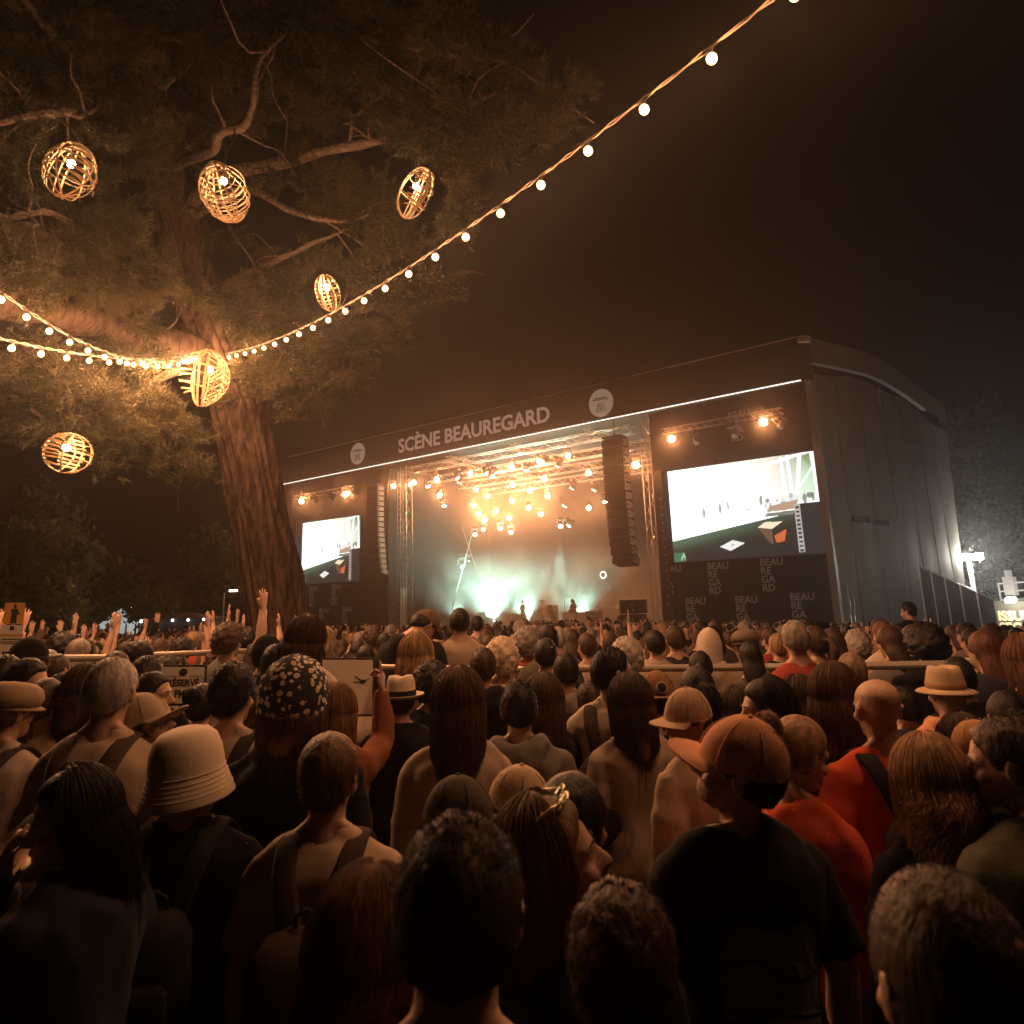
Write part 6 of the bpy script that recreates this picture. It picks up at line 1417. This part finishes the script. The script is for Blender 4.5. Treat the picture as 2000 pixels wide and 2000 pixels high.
# ------------------------------------------------------------------ the band
def player(x, y, v_, label, **kw):
    q = onv(x, y, v_); st = kw.pop('st', 1.75); yaw = math.atan2(V2[0], -V2[1])+kw.pop('yawd', 0)
    kw.setdefault('pl', 'front'); kw.setdefault('pr', 'front')
    return person((q[0], q[1], .1+kw.pop('dz', 0)), yaw, st, lod=0, label=label, group=None, **kw), q
GW = mat('guitar_body', (.25, .08, .03), .3); GN = mat('guitar_neck', (.2, .13, .07), .5)
def guitar(o, label):
    t = bpy.data.objects.new('guitar', None); COL.objects.link(t); t.location = o.location; t.rotation_euler = o.rotation_euler; tag(t, label, 'guitar')
    m = MB(); m.ball((.12, .2, 1.02), (.17, .03, .13), 16, 8); m.ball((-.03, .2, 1.07), (.12, .03, .1), 14, 8); obj('body', m.mesh('body'), GW, t)
    m = MB(); m.tube([(-.05, .22, 1.08), (-.6, .24, 1.32)], .022, 6); obj('neck', m.mesh('neck'), GN, t)
    m = MB(); m.box((-.66, .24, 1.345), (.14, .03, .07)); obj('headstock', m.mesh('headstock'), GN, t)
o, q = player(1119, 1168, 4.2, 'guitarist in a wide hat and dark waistcoat among the road cases', hat='fedora', hatcol=GRY, topcol=GRY, hair='long', head=(0, -25, 0), name='person'); guitar(o, 'guitar held by the player in the wide hat')
o, q = player(1058, 1172, 5.5, 'bass player in a cream shirt beside the tall amplifier', topcol=CREAM, hair='curly'); guitar(o, 'bass guitar of the player in the cream shirt')
player(1020, 1165, 7.5, 'percussionist standing behind the row of tall drums', topcol=GRY, hair='curly')
player(945, 1180, 8.2, 'drummer seated in the bright smoke', topcol=BLK, hair='short', dz=-.4)
player(1204, 1180, 6.2, 'keyboard player in white at the edge of the stage', topcol=CREAM, hair='buzz', dz=-.2)
player(1088, 1182, 3.4, 'singer in pale clothes crouching over towards the crowd', topcol=CREAM, top='long', legs=CREAM, hair='long', lean=(-28, 0), dz=-.1)
player(838, 1186, 6.5, 'stagehand in dark clothes and cap at the dim side of the stage', topcol=BLK, hair='short', hat='cap', hatcol=BLK, pl='down', pr='down')
# ------------------------------------------------------------------ trees, tents and lamps around the field
LEAF_A = leaf_mat('broad_leaves_cool', (.07, .12, .07), (.16, .22, .13), .35); LEAF_B = leaf_mat('broad_leaves_warm', (.05, .06, .02), (.11, .11, .04), .35)  # LEAF_A's raised cool green carries the stage light on the trees
LEAF_C = leaf_mat('far_leaves', (.02, .025, .012), (.05, .055, .025), .3)
def leafy(label, x, ytop, d, wpx, hpx, n, lm, seed, leaf=.22, group='trees behind the crowd'):
    rg = np.random.default_rng(seed); k = 1528.0/d; top = at(x, ytop, d); g0 = gz(top[0], top[1]); H = hpx/k; Wd = wpx/k
    t = thing('leafy_tree', label, 'tree', (top[0], top[1], g0), group)
    bs = np.array([top[0], top[1], g0])
    m = MB(); m.tube(smooth_path([bs-Z1*.1, bs+Z1*(top[2]-g0)*.35+rg.normal(0, .2, 3)*[1, 1, 0], bs+Z1*(top[2]-g0)*.8], 12), np.linspace(.03*H+.1, .04, 12), 8); tr = m.build('trunk', BARK, t)
    cl = []
    for i in range(26):
        a = rg.uniform(0, 2*PI); z = rg.uniform(.05, 1)**.8; r = Wd/2*math.sqrt(max(.05, 1-(z-.35)**2/.55))*rg.uniform(.4, 1)
        c = np.array([top[0]+r*math.cos(a), top[1]+r*math.sin(a)*.8, top[2]-H*(1-z)]); cl.append(c)
        if i % 3 == 0:
            m = MB(); b0 = bs+Z1*(max(1.0, c[2]-g0)*.6); m.tube([b0, (b0+c)/2+Z1*.2, c], [.07, .05, .02], 5); m.build('limb', BARK, t)
    cl = np.array(cl); pick = rg.integers(0, len(cl), n); c = cl[pick]+rg.normal(0, 1, (n, 3))*np.array([Wd*.10, Wd*.10, H*.075])
    a1 = rg.normal(0, 1, (n, 3)); a1 /= np.linalg.norm(a1, axis=1)[:, None]; a2 = np.cross(a1, rg.normal(0, 1, (n, 3))); a2 /= np.linalg.norm(a2, axis=1)[:, None]
    s = leaf*(.6+.8*rg.random(n))[:, None]; v = np.empty((n*4, 3)); v[0::4] = c-a1*s; v[1::4] = c+a2*s*.45; v[2::4] = c+a1*s; v[3::4] = c-a2*s*.45
    m = MB(); m.add(v, [(4*i, 4*i+1, 4*i+2, 4*i+3) for i in range(n)]); m.build('crown', lm, t)
leafy('bluish-lit tree rising behind the orange board', 40, 1035, 40, 230, 170, 5000, LEAF_A, 1)
leafy('tall dark tree with a thin tip behind the raised hands', 100, 985, 48, 130, 230, 3500, LEAF_A, 2)
leafy('dim olive tree just beside the leaning trunk', 430, 1040, 58, 150, 160, 4000, LEAF_B, 3, .26)
leafy('low sparkling shrub behind the white tent', 275, 1130, 52, 130, 90, 2500, LEAF_B, 4)
leafy('dim tree top peeking past the rear of the stage', 1880, 810, 78, 150, 330, 9000, LEAF_C, 5, .2)
leafy('dark tree in the gap between the shrub and the tall tip', 190, 1090, 66, 160, 130, 3500, LEAF_B, 7, .3)
# bright little tent and a dark marquee hung with bulbs
TENT = mat('tent_cloth', (.75, .77, .76), .8, emit=(.9, 1, .98), estr=.35); DKT = mat('dark_marquee', (.06, .055, .05), .8)
def tent(label, x, d, w, h, hr, matl):
    q = at(x, 1240, d); g0 = gz(q[0], q[1]); t = thing('marquee_tent', label, 'tent', (q[0], q[1], g0)); b = np.array([q[0], q[1], g0])
    m = MB(); m.box(b+Z1*h/2, (w, w, h)); m.build('wall', matl, t)
    m = MB(); m.add([b+np.array([sx*w*.55, sy*w*.55, h]) for sx, sy in ((-1, -1), (1, -1), (1, 1), (-1, 1))]+[b+Z1*(h+hr)], [(0, 1, 4), (1, 2, 4), (2, 3, 4), (3, 0, 4), (3, 2, 1, 0)]); m.build('roof', matl, t)
    for sx in (-1, 1):
        m = MB(); m.bar(b+np.array([sx*w*.52, -w*.52, 0]), b+np.array([sx*w*.52, -w*.52, h]), .05, 6); m.build('pole', ALU, t)
    return b
tent('small glowing white tent behind the raised hands', 232, 52, 1.5, 2.2, .9, TENT)
tent('tiny glowing white tent farther along the field', 160, 60, 1.6, 1.6, .7, TENT)
b = tent('long dark marquee edged with four white bulbs', 365, 50, 3.6, 2.35, .4, DKT)
t = thing('light_bar', 'row of white bulbs along the edge of the dark marquee', 'lights', b+np.array([0, -2, 2.4]))
m = MB(); m.bar(b+np.array([-1.9, -2.05, 2.45]), b+np.array([1.9, -2.05, 2.38]), .025, 5); m.build('bar', ALU, t)
WB = emit_mat('white_bulb', (.95, .97, 1), 9)
for k in range(5):
    m = MB(); m.ball(b+np.array([-1.75+.88*k, -2.05, 2.34]), .07, 8, 6); m.build('bulb', WB, t)
q = at(438, 1158, 46); g0 = gz(q[0], q[1]); t = thing('lamp_post', 'slim lamp post with a short lit arm beside the leaning trunk', 'lamp post', (q[0], q[1], g0))
m = MB(); m.bar((q[0], q[1], g0), q, .05, 6); m.build('pole', ALU, t)
m = MB(); m.bar(q, q+np.array([.35, 0, .12]), .03, 6); m.build('arm', ALU, t)
m = MB(); m.box(q+np.array([.5, 0, .1]), (.4, .2, .1)); m.build('lamp_head', emit_mat('post_lamp', (1, .95, .85), 6), t)
for (x, y, d) in ((205, 1112, 70), (227, 1168, 70), (365, 1174, 60), (148, 1098, 70), (255, 1186, 56)):
    q = at(x, y, d); t = thing('distant_lamp', 'tiny distant white lamp on a pole among the trees', 'lamp', (q[0], q[1], gz(*q[:2])), 'distant lamps among the trees')
    m = MB(); m.ball(q, .09, 8, 6); m.build('bulb', WB, t)
    m = MB(); m.bar((q[0], q[1], gz(*q[:2])), q, .04, 5); m.build('pole', BLACKMETAL, t)
# ------------------------------------------------------------------ floodlight mast and emergency exit beside the stage
q = at(1888, 1091, 57); g0 = gz(q[0], q[1]); t = thing('floodlight_mast', 'tall mast with a dazzling white floodlight behind the tarpaulin wall', 'floodlight', (q[0], q[1], g0))
m = MB(); m.bar((q[0]+.15, q[1], g0), q-Z1*.1+np.array([.1, 0, 0]), .14, 8); m.build('mast', WHITE, t)
FL = emit_mat('flood_lens', (.97, 1, .94), 650)
for k in range(3):
    m = MB(); m.box(q+np.array([-.75+.72*k, 0, .1]), (.6, .25, .42)); hd_ = m.build('lamp_housing', FIX, t)
    m = MB(); m.box(q+np.array([-.75+.72*k, -.135, .1]), (.54, .02, .36)); m.build('lens', FL, hd_)
lamp('POINT', 'floodlight_glow', q+np.array([0, -.9, .1]), q, (1, .93, .78), 1300, .35)
# dark scrim fence sloping down beside the wall
fa, fb = at(1795, 1106, 47.5), at(1946, 1173, 39)
for k in range(5):
    a, b = fa+(fb-fa)*k/5, fa+(fb-fa)*(k+.985)/5; ga, gb = gz(*a[:2]), gz(*b[:2])
    t = thing('fence_panel', ['dark scrim fence panel joined to the tarpaulin wall', 'dark scrim fence panel one step down from the wall', 'middle dark scrim fence panel of the slope', 'low dark scrim fence panel before the exit sign', 'lowest dark scrim fence panel touching the exit sign'][k], 'fence', (a[0], a[1], ga))
    m = MB(); m.grid(lambda s, z: (a+(b-a)*s)*[1, 1, 0]+Z1*((ga+(gb-ga)*s)*(1-z)+(a[2]+(b[2]-a[2])*s)*z)+np.array([0, .06*math.sin(s*9+k), 0]), 8, 4); m.build('scrim', SCRIM, t)
    m = MB(); m.bar((a[0], a[1]+.08, ga), a+np.array([0, .08, .05]), .04, 6); m.build('post', ALU, t)
    m = MB(); m.bar(a, b, .025, 5); m.build('top_tube', ALU, t)
e0, e1 = at(1942, 1174, 37.5), at(2075, 1168, 36.5); xv = norm((e1-e0)*[1, 1, 0]); nvv = norm(np.cross(xv, Z1)); Re = np.stack([xv, -nvv, Z1], 1); w = np.linalg.norm((e1-e0)[:2]); ge = gz(*e0[:2]); h = e0[2]-ge
t = thing('exit_sign', 'dark panel lettered ISSUE DE SECOURS in pale capitals', 'sign', (e0[0], e0[1], ge))
cen_ = (e0+e1)/2; cen_[2] = ge+h/2
m = MB(); m.box(cen_, (w, .15, h), Re); m.build('panel', mat('dark_olive_panel', (.07, .065, .05), .8), t)
GOLDL = mat('pale_gold_lettering', (.75, .6, .34), .7)
o1 = e0+nvv*.09+xv*.08
text_obj('ISSUE DE', .50, GOLDL, np.array([o1[0], o1[1], e0[2]-.75]), t, .006, .02, R=Re, spacing=1.0)
text_obj('SECOURS', .50, GOLDL, np.array([o1[0], o1[1], e0[2]-1.2]), t, .006, .02, R=Re)
lp = at(1986, 1171, 37)+nvv*.5; m = MB(); m.box(lp, (.35, .2, .12), Re@rx(.5)); m.build('sign_lamp', emit_mat('sign_lamp', (1, .97, .85), 40), t)
lamp('POINT', 'sign_lamp_light', lp+nvv*.25-Z1*.15, lp, (1, .92, .75), 160, .08)
t = thing('scaffold_frame', 'white scaffold frame with a boxy lamp above the exit sign', 'scaffold', (e0[0], e0[1]+1, ge)); q = at(1955, 1172, 39); q2 = at(2040, 1168, 38.5)
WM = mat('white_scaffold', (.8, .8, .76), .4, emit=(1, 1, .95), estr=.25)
for zz in (.0, .35, .68):
    m = MB(); m.bar(q+Z1*zz, q2+Z1*zz, .035, 6); m.build('tube', WM, t)
for k in range(4):
    p = q+(q2-q)*k/3.0; m = MB(); m.bar((p[0], p[1], ge), p+Z1*.7, .035, 6); m.build('upright', WM, t)
p = q+(q2-q)*.28; m = MB(); m.box(p+Z1*.55, (.42, .3, .75), Re); m.box(p+Z1*1.05, (.22, .2, .3), Re); m.build('lamp_box', WM, t)
# ------------------------------------------------------------------ the night haze that the lamps light up
m = MB(); m.box((0, 60, 14), (300, 230, 34)); hz = m.build('haze', None, None, org=(0, 60, 14)); tag(hz, 'thin warm night haze over the whole field', 'haze', kind='stuff')
vm = bpy.data.materials.new('night_haze'); vm.use_nodes = True; nt = vm.node_tree; nt.nodes.remove(nt.nodes['Principled BSDF'])
pv = nt.nodes.new('ShaderNodeVolumePrincipled'); pv.inputs['Color'].default_value = (.95, .93, .9, 1); pv.inputs['Density'].default_value = HAZE_DENSITY; pv.inputs['Anisotropy'].default_value = .78
nt.links.new(pv.outputs[0], nt.nodes['Material Output'].inputs['Volume']); hz.data.materials.append(vm)
